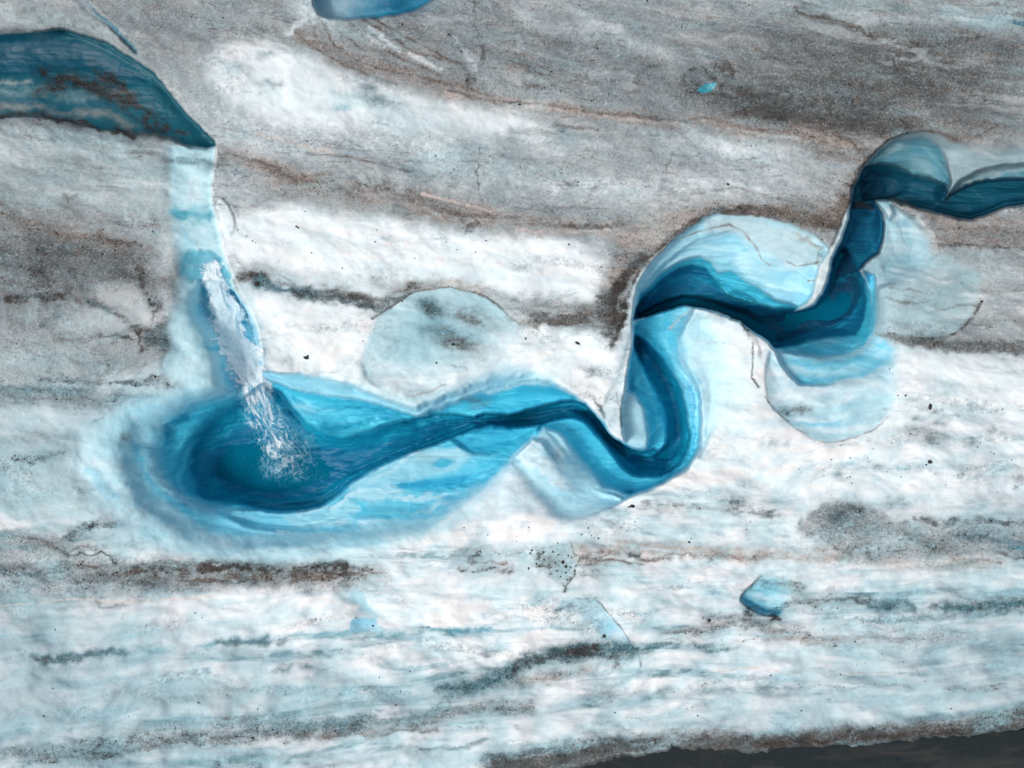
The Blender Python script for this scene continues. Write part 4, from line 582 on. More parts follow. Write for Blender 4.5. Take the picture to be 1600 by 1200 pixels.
# dirty margin above the dark channel, and a stronger diagonal streak in the lower middle
line('GD', .9, 15, [(780, 1200), (880, 1186), (960, 1172), (1040, 1160), (1150, 1158), (1270, 1150), (1400, 1144), (1500, 1138), (1600, 1118), (1700, 1100)], .9, st=.1, mo=.15)
line('BD', .85, 8, [(1180, 1160), (1300, 1155), (1400, 1150), (1500, 1144), (1600, 1126), (1700, 1104)], .9, st=.1, mo=.3)
line('TD', .9, 14, [(700, 1082), (750, 1074), (790, 1054), (820, 1036), (870, 1022), (930, 1018), (985, 1012)], .7, st=.1, mo=.3); line('D', .8, 8, [(800, 1050), (840, 1030), (890, 1020), (930, 1018)], .85, st=.1, mo=.45)
line('TD', .8, 8, [(60, 1030), (120, 1027), (190, 1022)], .5, st=.1, mo=.4); line('TD', .7, 7, [(340, 1008), (400, 1000), (440, 1004)], .4, st=.1, mo=.4); line('TD', .75, 9, [(1460, 946), (1530, 948), (1650, 944)], .7, st=.1, mo=.4); line('TD', .8, 8, [(1360, 944), (1400, 944), (1430, 952)], .6, st=.1, mo=.3)
# dark meltwater channel along the bottom
area([(905, 1202, 2), (950, 1190, 2), (1000, 1183, 2), (1040, 1176, 2), (1055, 1166, 2), (1075, 1170, 2), (1100, 1171, 2), (1150, 1173, 2), (1200, 1168, 2), (1270, 1163, 2), (1340, 1165, 2), (1400, 1158, 2), (1480, 1153, 2), (1560, 1145, 2), (1600, 1135, 3), (1800, 1110, 4), (1800, 1420, 20), (700, 1420, 20), (860, 1215, 3)],
     3, (60, 68, 70), dep=2.0, dirt=.5, rough=1)
0 and line((120, 118, 112), .7, 7, [(1280, 1195), (1360, 1188), (1420, 1195), (1500, 1180), (1560, 1175), (1640, 1172)], .5, dep=.92, mo=.5); line((110, 112, 110), .5, 5, [(1100, 1178), (1180, 1180), (1300, 1175)], .4, mo=.5)


# ------------------------------------------------------------------ relief, strata and tint variation
def blur(a, n):
    for _ in range(2):
        for ax in (0, 1):
            p = np.pad(a, [(n + 1, n) if i == ax else (0, 0) for i in (0, 1)], mode='edge').cumsum(ax, dtype=np.float64)
            a = ((p[2 * n + 1:] - p[:-2 * n - 1]) if ax == 0 else (p[:, 2 * n + 1:] - p[:, :-2 * n - 1])).astype(np.float32) / (2 * n + 1)
    return a
def squash(d): return np.where(d > 1, 1 + (d - 1) * .58, d)
LIP = np.zeros_like(DEP); LIPH = np.zeros_like(DEP)      # where the ice ends in a sharp edge
for pts in [[(560, 610), (610, 640), (652, 653), (700, 645), (742, 651), (800, 647), (850, 635), (900, 626), (930, 646), (960, 684), (975, 693), (1003, 706), (1024, 702), (1036, 706)],
            [(975, 690), (974, 650), (980, 600), (990, 545), (990, 500), (996, 460), (1020, 412), (1062, 368), (1105, 341)], [(992, 500), (1030, 484), (1068, 475), (1120, 487), (1160, 502), (1198, 528), (1220, 566), (1245, 601)],
            [(1390, 215), (1350, 256), (1333, 290), (1331, 318), (1328, 345), (1313, 384), (1302, 405), (1284, 460), (1273, 475), (1240, 487)], [(1340, 320), (1384, 312), (1430, 325), (1480, 337), (1520, 344), (1570, 326), (1640, 318)],
            [(110, 47), (170, 66), (215, 97), (262, 140), (300, 188), (336, 225)], [(335, 235), (331, 300), (348, 385), (368, 450), (402, 520), (408, 590), (440, 612), (470, 652)],
            [(490, 0), (515, 27), (565, 27), (620, 22), (668, 5), (690, -20)], [(400, 793), (460, 798), (525, 774), (562, 744), (610, 720), (655, 699), (720, 676), (770, 664), (845, 664), (880, 654)],
            [(1056, 735), (1035, 757), (975, 782)], [(1092, 612), (1094, 660), (1088, 710)], [(1480, 305), (1500, 294), (1560, 280), (1640, 279)],
            [(1352, 412), (1381, 372), (1382, 320)], [(905, 1202), (1000, 1183), (1055, 1166), (1200, 1168), (1400, 1158), (1600, 1135)], [(1158, 938), (1170, 920)], [(1158, 938), (1185, 960), (1212, 964)]]:
    xs = [p[0] for p in pts]; ys = [p[1] for p in pts]; sl = window(min(xs) - 90, min(ys) - 90, max(xs) + 90, max(ys) + 90)
    d, _, _ = seg(U[sl], V[sl], pts, False); LIP[sl] = np.maximum(LIP[sl], 1 - sst((d - 4) / 22)); LIPH[sl] = np.maximum(LIPH[sl], 1 - sst((d - 24) / 50))
DEP = squash(DEP)
D1 = .45 * blur(DEP, 6) + .55 * blur(DEP, 17); D0 = blur(DEP, 1)
DEP = (D1 + (D0 - D1) * np.where(D1 > D0, LIPH, LIP)).astype(np.float32)
deep = np.clip(DEP / 1.0, 0, 1)
open_ = 1 - np.clip((DEP - .5) / 1.2, 0, 1)
open_s = open_
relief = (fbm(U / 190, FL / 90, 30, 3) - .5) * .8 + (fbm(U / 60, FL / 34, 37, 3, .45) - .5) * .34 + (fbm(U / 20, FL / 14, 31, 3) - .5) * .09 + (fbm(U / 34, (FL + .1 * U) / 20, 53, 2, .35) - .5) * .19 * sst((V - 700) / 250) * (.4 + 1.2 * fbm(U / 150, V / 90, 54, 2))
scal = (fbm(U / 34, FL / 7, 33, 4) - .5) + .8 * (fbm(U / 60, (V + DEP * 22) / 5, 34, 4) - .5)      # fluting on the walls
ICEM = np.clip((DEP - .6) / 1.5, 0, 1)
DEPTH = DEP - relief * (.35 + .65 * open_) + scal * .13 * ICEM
# ice cut open by the melt is bluer than the weathered crust
cut = np.clip((DEP - .08) / .9, 0, 1) * np.clip(1 - DIRT * 1.8, 0, 1) * np.clip((COL[..., 0] - .25) / .4, 0, 1) * .72
paint(s0, cut, (122, 204, 230))
DIRT[:] = DIRT * (1 - .85 * np.clip(ICE, 0, 1))
# dense and bubbly ice bands inside the canyon: a stronger or weaker tint
band = np.clip((fbm(U / 70, (FL + DEP * 14) / 6, 35, 5, .6) - .5) * 4, -1, 1) * ICEM * np.clip(1 - DIRT * 2, 0, 1)
COL[:] = COL * (1 + (band * np.clip(1.3 - DEP * .25, .3, 1))[..., None] * np.array([.20, .10, .06], np.float32))
cl = np.clip((fbm(U / 40, V / 30, 36, 4) - .5) * 3.2, -1, 1) * ICEM
COL[:] = COL * (1 + cl[..., None] * np.array([.22, .08, .04], np.float32))
# layered sheets of ice with wavering edges, following the walls, each a little bluer or paler
def stair(q, sharp=7):
    f = np.floor(q); t = np.clip((q - f - .5) * sharp + .5, 0, 1); f0 = f.astype(np.int64)
    a = TAB[(f0 * 7 + 31) % 512, (f0 * 13) % 512]; b = TAB[((f0 + 1) * 7 + 31) % 512, ((f0 + 1) * 13) % 512]
    return a + (b - a) * t - .5
DS = blur(DEP, 12)
q1 = DS * 2.2 + fbm(U / 110, V / 60, 41, 4, .5) * 9; q2 = DS * 1.2 + fbm(U / 60, V / 34, 42, 4, .5) * 8 + 40
sh = (stair(q1, 9) + .7 * stair(q2, 7)) * np.maximum(ICEM, ICE * .35) * np.clip(1 - DIRT * 2, 0, 1)
COL[:] = COL * (1 + sh[..., None] * np.array([.75, .30, .17], np.float32))
DEPTH = DEPTH + (stair(q1, 3) * .07 + stair(q2, 3) * .06) * ICEM
# open ice: cyan dapples, grey grain
OP = (1 - ICEM) * (1 - ICE * .92)
FL2 = FL + (fbm(U / 70, V / 40, 45, 3) - .5) * 30
T1 = fbm(U / 50, FL2 / 13, 46, 5, .62); T2 = fbm(U / 120, FL2 / 22, 47, 5, .6); T3 = fbm(U / 9, FL2 / 6, 48, 3, .6)
LOW = sst((V - 560) / 300)
paint(s0, np.clip((T1 - .50) * 5, 0, 1) * np.clip((T2 - .44) * 5, 0, 1) * OP * .55 * (.45 + .55 * LOW), (166, 208, 218))
paint(s0, np.clip((T2 - .54) * 6, 0, 1) * np.clip((T3 - .38) * 4, 0, 1) * OP * .34, (132, 148, 154))
paint(s0, np.clip((.44 - T2) * 6, 0, 1) * np.clip(1 - DIRT * 1.6, 0, 1) * OP * (.5 - .3 * sst((V - 850) / 150)), 'W')
paint(s0, np.clip((T1 - .60) * 9, 0, 1) * np.clip((T3 - .45) * 6, 0, 1) * OP * np.clip(DIRT * 2.2, 0, 1) * .6, (84, 84, 82))
UPR = 1 - sst((V - 520) / 220) * .75
for k, (sx, sy, th) in enumerate([(230, 15, .955), (160, 10, .965), (300, 22, .97)]):
    rid = 1 - np.abs(2 * fbm(U / sx, FL2 / sy, 80 + k, 3, .45) - 1)
    mk = np.clip((rid - th) * 60, 0, 1) * np.clip((fbm(U / 60, FL / 50, 85 + k, 3) - .48) * 8, 0, 1) * OP * UPR * np.clip((DIRT - .2) * 5, 0, 1)
    paint(s0, mk * .42, (110, 94, 84)); DIRT[:] = np.maximum(DIRT, mk * .6)
DIRT[:] = np.maximum(DIRT, np.clip((T2 - .53) * 5, 0, 1) * OP * .5)
gr = (fbm(U / 2.6, V / 2.2, 49, 2, .8) - .5) * 2; gr2 = (fbm(U / 5, V / 4, 51, 3, .7) - .5) * 2
COL[:] = COL * np.clip(1 + ((gr * .6 + gr2 * .55) * (np.clip(DIRT - .08, 0, .8) * 1.15 + .03))[..., None], .25, 1.8)
dap = np.clip((MO - .5) * 3, -1, 1) * (1 - ICEM)
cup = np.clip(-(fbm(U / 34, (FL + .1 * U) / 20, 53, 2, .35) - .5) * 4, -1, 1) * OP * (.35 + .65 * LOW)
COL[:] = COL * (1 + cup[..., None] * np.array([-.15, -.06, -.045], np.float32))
COL[:] = COL * (1 + dap[..., None] * np.array([.10, .06, .05], np.float32))
DIRT[:] = DIRT * np.clip(.62 + 1.5 * (fbm(U / 22, FL / 10, 40, 4) - .25), 0, 1.3)
np.clip(COL, .004, .92, out=COL)
X, Y, Z = wp(U, V, DEPTH)

def grid_mesh(name, X, Y, Z, keep=None):
    nv, nu = X.shape
    co = np.stack([X, Y, Z], -1).reshape(-1, 3).astype(np.float32)
    idx = np.arange(nv * nu, dtype=np.int32).reshape(nv, nu)
    f = np.stack([idx[1:, :-1], idx[1:, 1:], idx[:-1, 1:], idx[:-1, :-1]], -1).reshape(-1, 4)
    if keep is not None:
        f = f[keep.reshape(-1)]
        used = np.unique(f); remap = np.full(nv * nu, -1, np.int32); remap[used] = np.arange(len(used)); f = remap[f]; co = co[used]
    else: used = None
    me = bpy.data.meshes.new(name)
    me.vertices.add(len(co)); me.vertices.foreach_set('co', co.ravel())
    me.loops.add(f.size); me.loops.foreach_set('vertex_index', f.ravel().astype(np.int32))
    me.polygons.add(len(f)); me.polygons.foreach_set('loop_start', np.arange(0, f.size, 4, dtype=np.int32))
    me.polygons.foreach_set('use_smooth', np.ones(len(f), bool))
    me.update(calc_edges=True)
    return me, used
def fattr(me, name, a):
    at = me.attributes.new(name, 'FLOAT', 'POINT'); at.data.foreach_set('value', np.ascontiguousarray(a, np.float32).ravel())
def link(name, me, mat, parent=None):
    o = bpy.data.objects.new(name, me); scene.collection.objects.link(o)
    if mat: me.materials.append(mat)
    if parent: o.parent = parent
    return o
# ------------------------------------------------------------------ materials
def newmat(name):
    m = bpy.data.materials.new(name); m.use_nodes = True; n = m.node_tree; n.nodes.clear()
    out = n.nodes.new('ShaderNodeOutputMaterial'); b = n.nodes.new('ShaderNodeBsdfPrincipled'); n.links.new(b.outputs[0], out.inputs[0])
    return m, n, b, out
def node(n, t, **k):
    x = n.nodes.new(t)
    for a, v in k.items():
        if a in ('inputs',):
            for i, j in v.items(): x.inputs[i].default_value = j
        else: setattr(x, a, v)
    return x
def noise(n, vec, scale, detail=4, rough=.6, dist=0):
    x = node(n, 'ShaderNodeTexNoise', inputs={'Scale': scale, 'Detail': detail, 'Roughness': rough, 'Distortion': dist}); n.links.new(vec, x.inputs['Vector']); return x.outputs['Fac']
def mth(n, op, a, b=None, c=None, clamp=False):
    x = node(n, 'ShaderNodeMath', operation=op, use_clamp=clamp)
    for i, v in enumerate([a, b, c]):
        if v is None: continue
        if hasattr(v, 'links'): n.links.new(v, x.inputs[i])
        else: x.inputs[i].default_value = v
    return x.outputs[0]
def mix(n, f, a, b):
    x = node(n, 'ShaderNodeMix', data_type='RGBA')
    for i, v in ((0, f), (6, a), (7, b)):
        if hasattr(v, 'links'): n.links.new(v, x.inputs[i])
        else: x.inputs[i].default_value = v
    return x.outputs[2]
def ice_material():
    m, n, b, out = newmat('glacier_ice')
    tc = node(n, 'ShaderNodeTexCoord').outputs['Object']
    col = node(n, 'ShaderNodeAttribute', attribute_name='ice_colour').outputs['Color']
    dirt = node(n, 'ShaderNodeAttribute', attribute_name='grit').outputs['Fac']
    wet = node(n, 'ShaderNodeAttribute', attribute_name='wet').outputs['Fac']
    n1 = noise(n, tc, 11, 3, .8); n2 = noise(n, tc, 5.5, 4, .7); n3 = noise(n, tc, 24, 2, .7)
    # grains of grit: more of them where the grit value is high
    v = mth(n, 'ADD', mth(n, 'MULTIPLY', n1, .6), mth(n, 'MULTIPLY', n3, .4))
    v = mth(n, 'ADD', mth(n, 'MULTIPLY', mth(n, 'SUBTRACT', v, .5), 1.9), .5)
    thr = mth(n, 'SUBTRACT', .665, mth(n, 'MULTIPLY', dirt, .17))
    g = mth(n, 'MULTIPLY', mth(n, 'SUBTRACT', v, thr), 9, clamp=True)
    g = mth(n, 'MULTIPLY', g, mth(n, 'MULTIPLY', dirt, 1.5, clamp=True))
    gc = mix(n, n2, (.16, .15, .14, 1), (.035, .030, .027, 1))
    c = mix(n, mth(n, 'MULTIPLY', g, .66), col, gc)
    # pale crystals between the grains
    lt = mth(n, 'MULTIPLY', mth(n, 'SUBTRACT', .46, v), 9, clamp=True)
    c = mix(n, mth(n, 'MULTIPLY', lt, mth(n, 'MULTIPLY', mth(n, 'MULTIPLY', dirt, mth(n, 'SUBTRACT', .98, dirt)), 1.3, clamp=True)), c, (.60, .64, .66, 1))
    n.links.new(c, b.inputs['Base Color'])
    n.links.new(mth(n, 'SUBTRACT', .75, mth(n, 'MULTIPLY', wet, .3)), b.inputs['Roughness'])
    b.inputs['Specular IOR Level'].default_value = .25
    h = mth(n, 'ADD', mth(n, 'MULTIPLY', n1, .25), mth(n, 'MULTIPLY', n2, .5))
    bp = node(n, 'ShaderNodeBump', inputs={'Strength': .35, 'Distance': .05}); n.links.new(h, bp.inputs['Height']); n.links.new(bp.outputs[0], b.inputs['Normal'])
    return m
def water_material(name, col, rough=.12, bump=.15, sc=2.5, spec=.35):
    m, n, b, out = newmat(name)
    tc = node(n, 'ShaderNodeTexCoord').outputs['Object']
    f = noise(n, tc, sc * .6, 4, .6, 1)
    c = mix(n, f, tuple(x * .72 for x in col[:3]) + (1,), tuple(min(1, x * 1.28) for x in col[:3]) + (1,))
    n.links.new(c, b.inputs['Base Color']); b.inputs['Roughness'].default_value = rough; b.inputs['Specular IOR Level'].default_value = spec
    bp = node(n, 'ShaderNodeBump', inputs={'Strength': bump, 'Distance': .05}); n.links.new(noise(n, tc, sc * 3, 3, .6, .6), bp.inputs['Height']); n.links.new(bp.outputs[0], b.inputs['Normal'])
    return m
def foam_material():
    m, n, b, out = newmat('white_water')
    al = node(n, 'ShaderNodeAttribute', attribute_name='foam').outputs['Fac']
    n.links.new(mix(n, mth(n, 'MULTIPLY', al, 1.7, clamp=True), (.05, .50, .72, 1), (.93, .98, 1, 1)), b.inputs['Base Color']); b.inputs['Roughness'].default_value = .8; b.inputs['Specular IOR Level'].default_value = .2
    n.links.new(mth(n, 'POWER', al, 1.0), b.inputs['Alpha'])
    return m
def stone_material(name, c1, c2):
    m, n, b, out = newmat(name)
    tc = node(n, 'ShaderNodeTexCoord').outputs['Object']
    n.links.new(mix(n, noise(n, tc, 12, 4, .7), c1, c2), b.inputs['Base Color']); b.inputs['Roughness'].default_value = .85
    return m
M_ICE = ice_material()
me, _ = grid_mesh('glacier', X, Y, Z)
at = me.attributes.new('ice_colour', 'FLOAT_COLOR', 'POINT')
at.data.foreach_set('color', np.concatenate([COL, np.ones((NV, NU, 1), np.float32)], -1).astype(np.float32).ravel())
fattr(me, 'grit', DIRT); fattr(me, 'wet', ICE)
gl = link('ground', me, M_ICE); tag(gl, 'glacier surface of white, blue and dirt-banded grey ice cut by a winding blue canyon', 'glacier', kind='structure')
#%%REST
# ------------------------------------------------------------------ surface lookup
DU = DEPTH.astype(np.float32)
def depth_at(u, v):
    i = np.clip(np.searchsorted(AU, u) - 1, 0, NU - 2); j = np.clip(np.searchsorted(AV, v) - 1, 0, NV - 2)
    fu = (u - AU[i]) / (AU[i + 1] - AU[i]); fv = (v - AV[j]) / (AV[j + 1] - AV[j])
    return (DU[j, i] * (1 - fu) + DU[j, i + 1] * fu) * (1 - fv) + (DU[j + 1, i] * (1 - fu) + DU[j + 1, i + 1] * fu) * fv
# ------------------------------------------------------------------ water
def water_sheet(name, box, z, mat, label, step=4, lift=0.):
    x0, y0, x1, y1 = box
    u, v = np.meshgrid(np.arange(x0, x1 + 1, step, dtype=np.float32), np.arange(y0, y1 + 1, step, dtype=np.float32))
    k = S * (H - z) / H
    x = (u - 800) * k; y = (600 - v) * k
    zz = z + (fbm(u / 14, v / 8, 50, 3) - .5) * .03
    dd = depth_at(u.clip(-150, 1750), v.clip(-150, 1350))
    wet = dd > -z - .25                                  # keep the sheet to where the bed lies below it
    kq = wet[:-1, :-1] | wet[1:, :-1] | wet[:-1, 1:] | wet[1:, 1:]
    if kq.sum() < 3: return None
    me, _ = grid_mesh(name, x, y, zz, kq)
    o = link(name, me, mat); tag(o, label, 'water', kind='structure'); return o
M_DEEP = water_material('deep_blue_water', (.001, .15, .25), .5, .1, spec=0.)
M_POND = water_material('teal_pond_water', (.003, .10, .15), .4, .08, spec=.1)
M_DARK = water_material('silty_dark_water', (.022, .030, .033), .25, .3, spec=.15)
def silt():      # silt clouds drifting in the dark water
    n = M_DARK.node_tree; b = next(x for x in n.nodes if x.type == 'BSDF_PRINCIPLED'); src = b.inputs['Base Color'].links[0].from_socket
    tc = node(n, 'ShaderNodeTexCoord').outputs['Object']; mp = node(n, 'ShaderNodeMapping'); mp.inputs['Scale'].default_value = (.25, 1.1, 1); n.links.new(tc, mp.inputs[0])
    f = noise(n, mp.outputs[0], 1.1, 6, .68, .8); sx = node(n, 'ShaderNodeSeparateXYZ'); n.links.new(tc, sx.inputs[0])
    y = mth(n, 'MULTIPLY', mth(n, 'ADD', sx.outputs[1], 14.35), -1.3)
    k = mth(n, 'MULTIPLY', mth(n, 'ADD', mth(n, 'SUBTRACT', f, .5), mth(n, 'SUBTRACT', mth(n, 'MULTIPLY', y, .075), .04)), 4, clamp=True)
    n.links.new(mix(n, k, src, (.055, .055, .052, 1)), b.inputs['Base Color'])
silt()
water_sheet('water', (280, 600, 1090, 805), -4.22, M_DEEP, 'deep blue meltwater stream on the floor of the lower canyon', 3)
water_sheet('water', (985, 395, 1380, 560), -4.22, water_material('shaded_blue_water', (.001, .13, .22), .5, .1, spec=0.), 'deep blue meltwater on the floor of the upper bend', 3)
water_sheet('water', (1445, 270, 1700, 345), -3.2, M_POND, 'dark teal meltwater in the upper right hollow', 3)
water_sheet('water', (-60, 40, 200, 140), -1.6, M_POND, 'dark teal meltwater pond at the upper left', 3)
water_sheet('water', (820, 1140, 1700, 1300), -1.05, M_DARK, 'dark silty meltwater channel along the lower edge', 4)
# ------------------------------------------------------------------ waterfall
M_FOAM = foam_material()
fall = bpy.data.objects.new('waterfall', None); scene.collection.objects.link(fall)
bx, by, bz = [float(q) for q in wq(450, 735, 6.4)]; fall.location = (bx, by, bz)
tag(fall, 'white foaming waterfall pouring down the blue ice chute into the plunge basin', 'waterfall')
AX = [(322, 402, 1.3, 14), (331, 425, 1.3, 18), (340, 450, 1.6, 27), (351, 480, 2.1, 33), (362, 510, 2.7, 37), (375, 545, 3.3, 36), (386, 575, 3.8, 34), (396, 605, 4.3, 31), (408, 640, 5.1, 32), (425, 672, 5.5, 38), (440, 700, 5.9, 42), (455, 735, 6.2, 46)]
def along(t):
    a = np.array(AX, float); s = np.linspace(0, 1, len(a))
    return [np.interp(t, s, a[:, i]) for i in range(4)]
def local(x, y, z): return x - bx, y - by, z - bz
def fall_sheet(name, seed, lift, cut, amp, wk=1.):
    t, s = np.meshgrid(np.linspace(0, 1, 560), np.linspace(-1.25, 1.25, 130), indexing='ij')
    cu, cv, cd, wdt = along(t); cd = squash(cd)
    u = cu + s * wdt * wk * .98 + (fbm(t * 14, s * 2, seed, 3) - .5) * 14; v = cv + s * wdt * wk * -.22 + (fbm(t * 14, s * 2, seed + 5, 3) - .5) * 14
    fl = fbm(s * 3.2 + t * 2, t * 20, seed + 1, 5, .55); rid = 1 - np.abs(2 * fbm(s * 4 + 7 + t * 3, t * 22, seed + 2, 5, .6) - 1)
    d = cd - lift - fl * amp + (s ** 2) * .25 - .7 * sst((t - .4) / .6)
    base = np.minimum(d, depth_at(u.ravel(), v.ravel()).reshape(u.shape) - .06)
    x, y, z = wp(u, v, base)
    en = (fbm(s * 3 + 3, t * 46, seed + 8, 5, .65) - .5) * 1.1
    sk = fbm(s * 6 + fbm(s * 2, t * 9, seed + 6, 2) * 3, t * 22, seed + 7, 5, .62)
    body = sst((1.02 - np.abs(s) + en) / .55) * np.clip(.2 + 1.55 * sk, .35, 1)
    body = body * .86 * (1 - sst((t - .54) / .22) * .93) * sst(t * 16)
    lace = np.clip((rid - .84) * 7, 0, 1) * .30 * sst((t - .5) / .14) * sst((1.2 - np.abs(s)) / .5)
    mist = np.clip((sk - .42) * 4, 0, 1) * .5 * sst((t - .55) / .12) * sst((1.1 - np.abs(s)) / .8) * (1 - sst((t - .85) / .15))
    dens = (np.maximum(body * .92, lace) + mist) * cut
    dens = np.clip(dens - .08, 0, 1) * 1.08
    x, y, z = local(x, y, z)
    kk = dens > .04; k4 = kk[:-1, :-1] | kk[1:, :-1] | kk[:-1, 1:] | kk[1:, 1:]
    me, used = grid_mesh(name, x, y, z, k4)
    fattr(me, 'foam', np.clip(dens, 0, 1).reshape(-1)[used])
    return link(name, me, M_FOAM, fall)
fall_sheet('falling_water', 60, .12, 1.2, .22)
fall_sheet('spray_veil', 75, .35, .45, .3, .8)
# lacy foam on the basin
def foam_patch(name, box, d0, seed, fn, thr=.89, a=.6, sc=8.5):
    x0, y0, x1, y1 = box
    u, v = np.meshgrid(np.arange(x0, x1, .8), np.arange(y0, y1, .8))
    wu = u + (fbm(u / 14, v / 14, seed + 3, 3) - .5) * 16; wv = v + (fbm(u / 14, v / 14, seed + 4, 3) - .5) * 16
    r = 1 - np.abs(2 * fbm(wu / sc, wv / sc, seed, 2, .5) - 1); r2 = 1 - np.abs(2 * fbm(wu / sc * 2.3, wv / sc * 2.3, seed + 9, 2) - 1)
    m = fn(u, v); cl_ = fbm(wu / 11, wv / 11, seed + 12, 6, .68); dens = np.clip((r - thr) * 9, 0, 1) * .5 + np.clip((r2 - thr - .02) * 8, 0, 1) * .45 + m * np.clip((cl_ - .40) * 3.6, 0, 1) * .95
    dens = np.clip(dens, 0, 1) * np.clip(m * 1.6, 0, 1) * a
    x, y, z = wp(u, v, d0 - dens * .18)
    x, y, z = local(x, y, z)
    kk = dens > .04; k4 = kk[:-1, :-1] | kk[1:, :-1] | kk[:-1, 1:] | kk[1:, 1:]
    me, used = grid_mesh(name, x, y, z, k4); fattr(me, 'foam', dens.reshape(-1)[used])
    return link(name, me, M_FOAM, fall)
def g(cx, cy, rx, ry, rot=0):
    c, s = math.cos(R(rot)), math.sin(R(rot))
    return lambda u, v: np.exp(-((((u - cx) * c + (v - cy) * s) / rx) ** 2 + ((-(u - cx) * s + (v - cy) * c) / ry) ** 2))
gA, gB, gC = g(455, 702, 30, 42, 25), g(425, 655, 26, 30), g(462, 742, 46, 12, 8)
foam_patch('splash_foam', (380, 610, 530, 770), 3.6, 90, lambda u, v: np.clip(gA(u, v) + gB(u, v) * .5 + gC(u, v) * .45, 0, 1))
# droplets thrown off the fall
dv = []; df = []
for _ in range(900):
    t = random.random() ** .8; cu, cv, cd, wd = [float(q) for q in along(t)]
    s = random.gauss(0, .75); u = cu + s * wd; v = cv - s * wd * .22 + random.gauss(0, 4)
    x, y, z = local(*wp(u, v, float(squash(cd)) - .3 - abs(random.gauss(0, .5)))); r = random.uniform(.005, .013)
    b0 = len(dv)
    for q in ((r, 0, 0), (-r, 0, 0), (0, r, 0), (0, -r, 0), (0, 0, r), (0, 0, -r)): dv.append((x + q[0], y + q[1], z + q[2]))
    for f in ((0, 2, 4), (2, 1, 4), (1, 3, 4), (3, 0, 4), (2, 0, 5), (1, 2, 5), (3, 1, 5), (0, 3, 5)): df.append(tuple(b0 + i for i in f))
me = bpy.data.meshes.new('droplets'); me.from_pydata(dv, [], df); fattr(me, 'foam', np.full(len(dv), .8)); o = link('droplets', me, M_FOAM, fall); o['kind'] = 'stuff'
# ------------------------------------------------------------------ stones lying on the ice
M_ST = stone_material('dark_stone', (.012, .012, .013, 1), (.05, .045, .04, 1)); M_SB = stone_material('brown_stone', (.022, .018, .015, 1), (.065, .056, .048, 1))
import bmesh
def stone(u, v, r, label, group, el=1.3, rot=None, mat=None, flat=.55):
    bm = bmesh.new(); bmesh.ops.create_icosphere(bm, subdivisions=2, radius=1)
    sd = random.random() * 100; rot = random.uniform(0, 180) if rot is None else rot
    for vt in bm.verts:
        c = vt.co; k = 1 + .55 * (float(vn(np.float32(c.x * 1.3 + sd), np.float32(c.y * 1.3 + c.z * 1.7 + sd))) - .5) + .25 * (float(vn(np.float32(c.x * 3 + sd), np.float32(c.y * 3 + c.z * 3))) - .5)
        vt.co = c * k; vt.co.x *= el; vt.co.z *= flat
    for vt in bm.verts: vt.co *= r * S
    me = bpy.data.meshes.new('stone'); bm.to_mesh(me); bm.free()
    o = link('stone', me, mat or M_ST)
    d = float(depth_at(np.array([u]), np.array([v]))[0]); x, y, z = wp(u, v, d); o.location = (x, y, z + r * S * flat * .45); o.rotation_euler = (random.uniform(-.2, .2), random.uniform(-.2, .2), R(-rot))
    tag(o, label, 'stone', group); return o
GS = 'dark stones scattered on the ice'
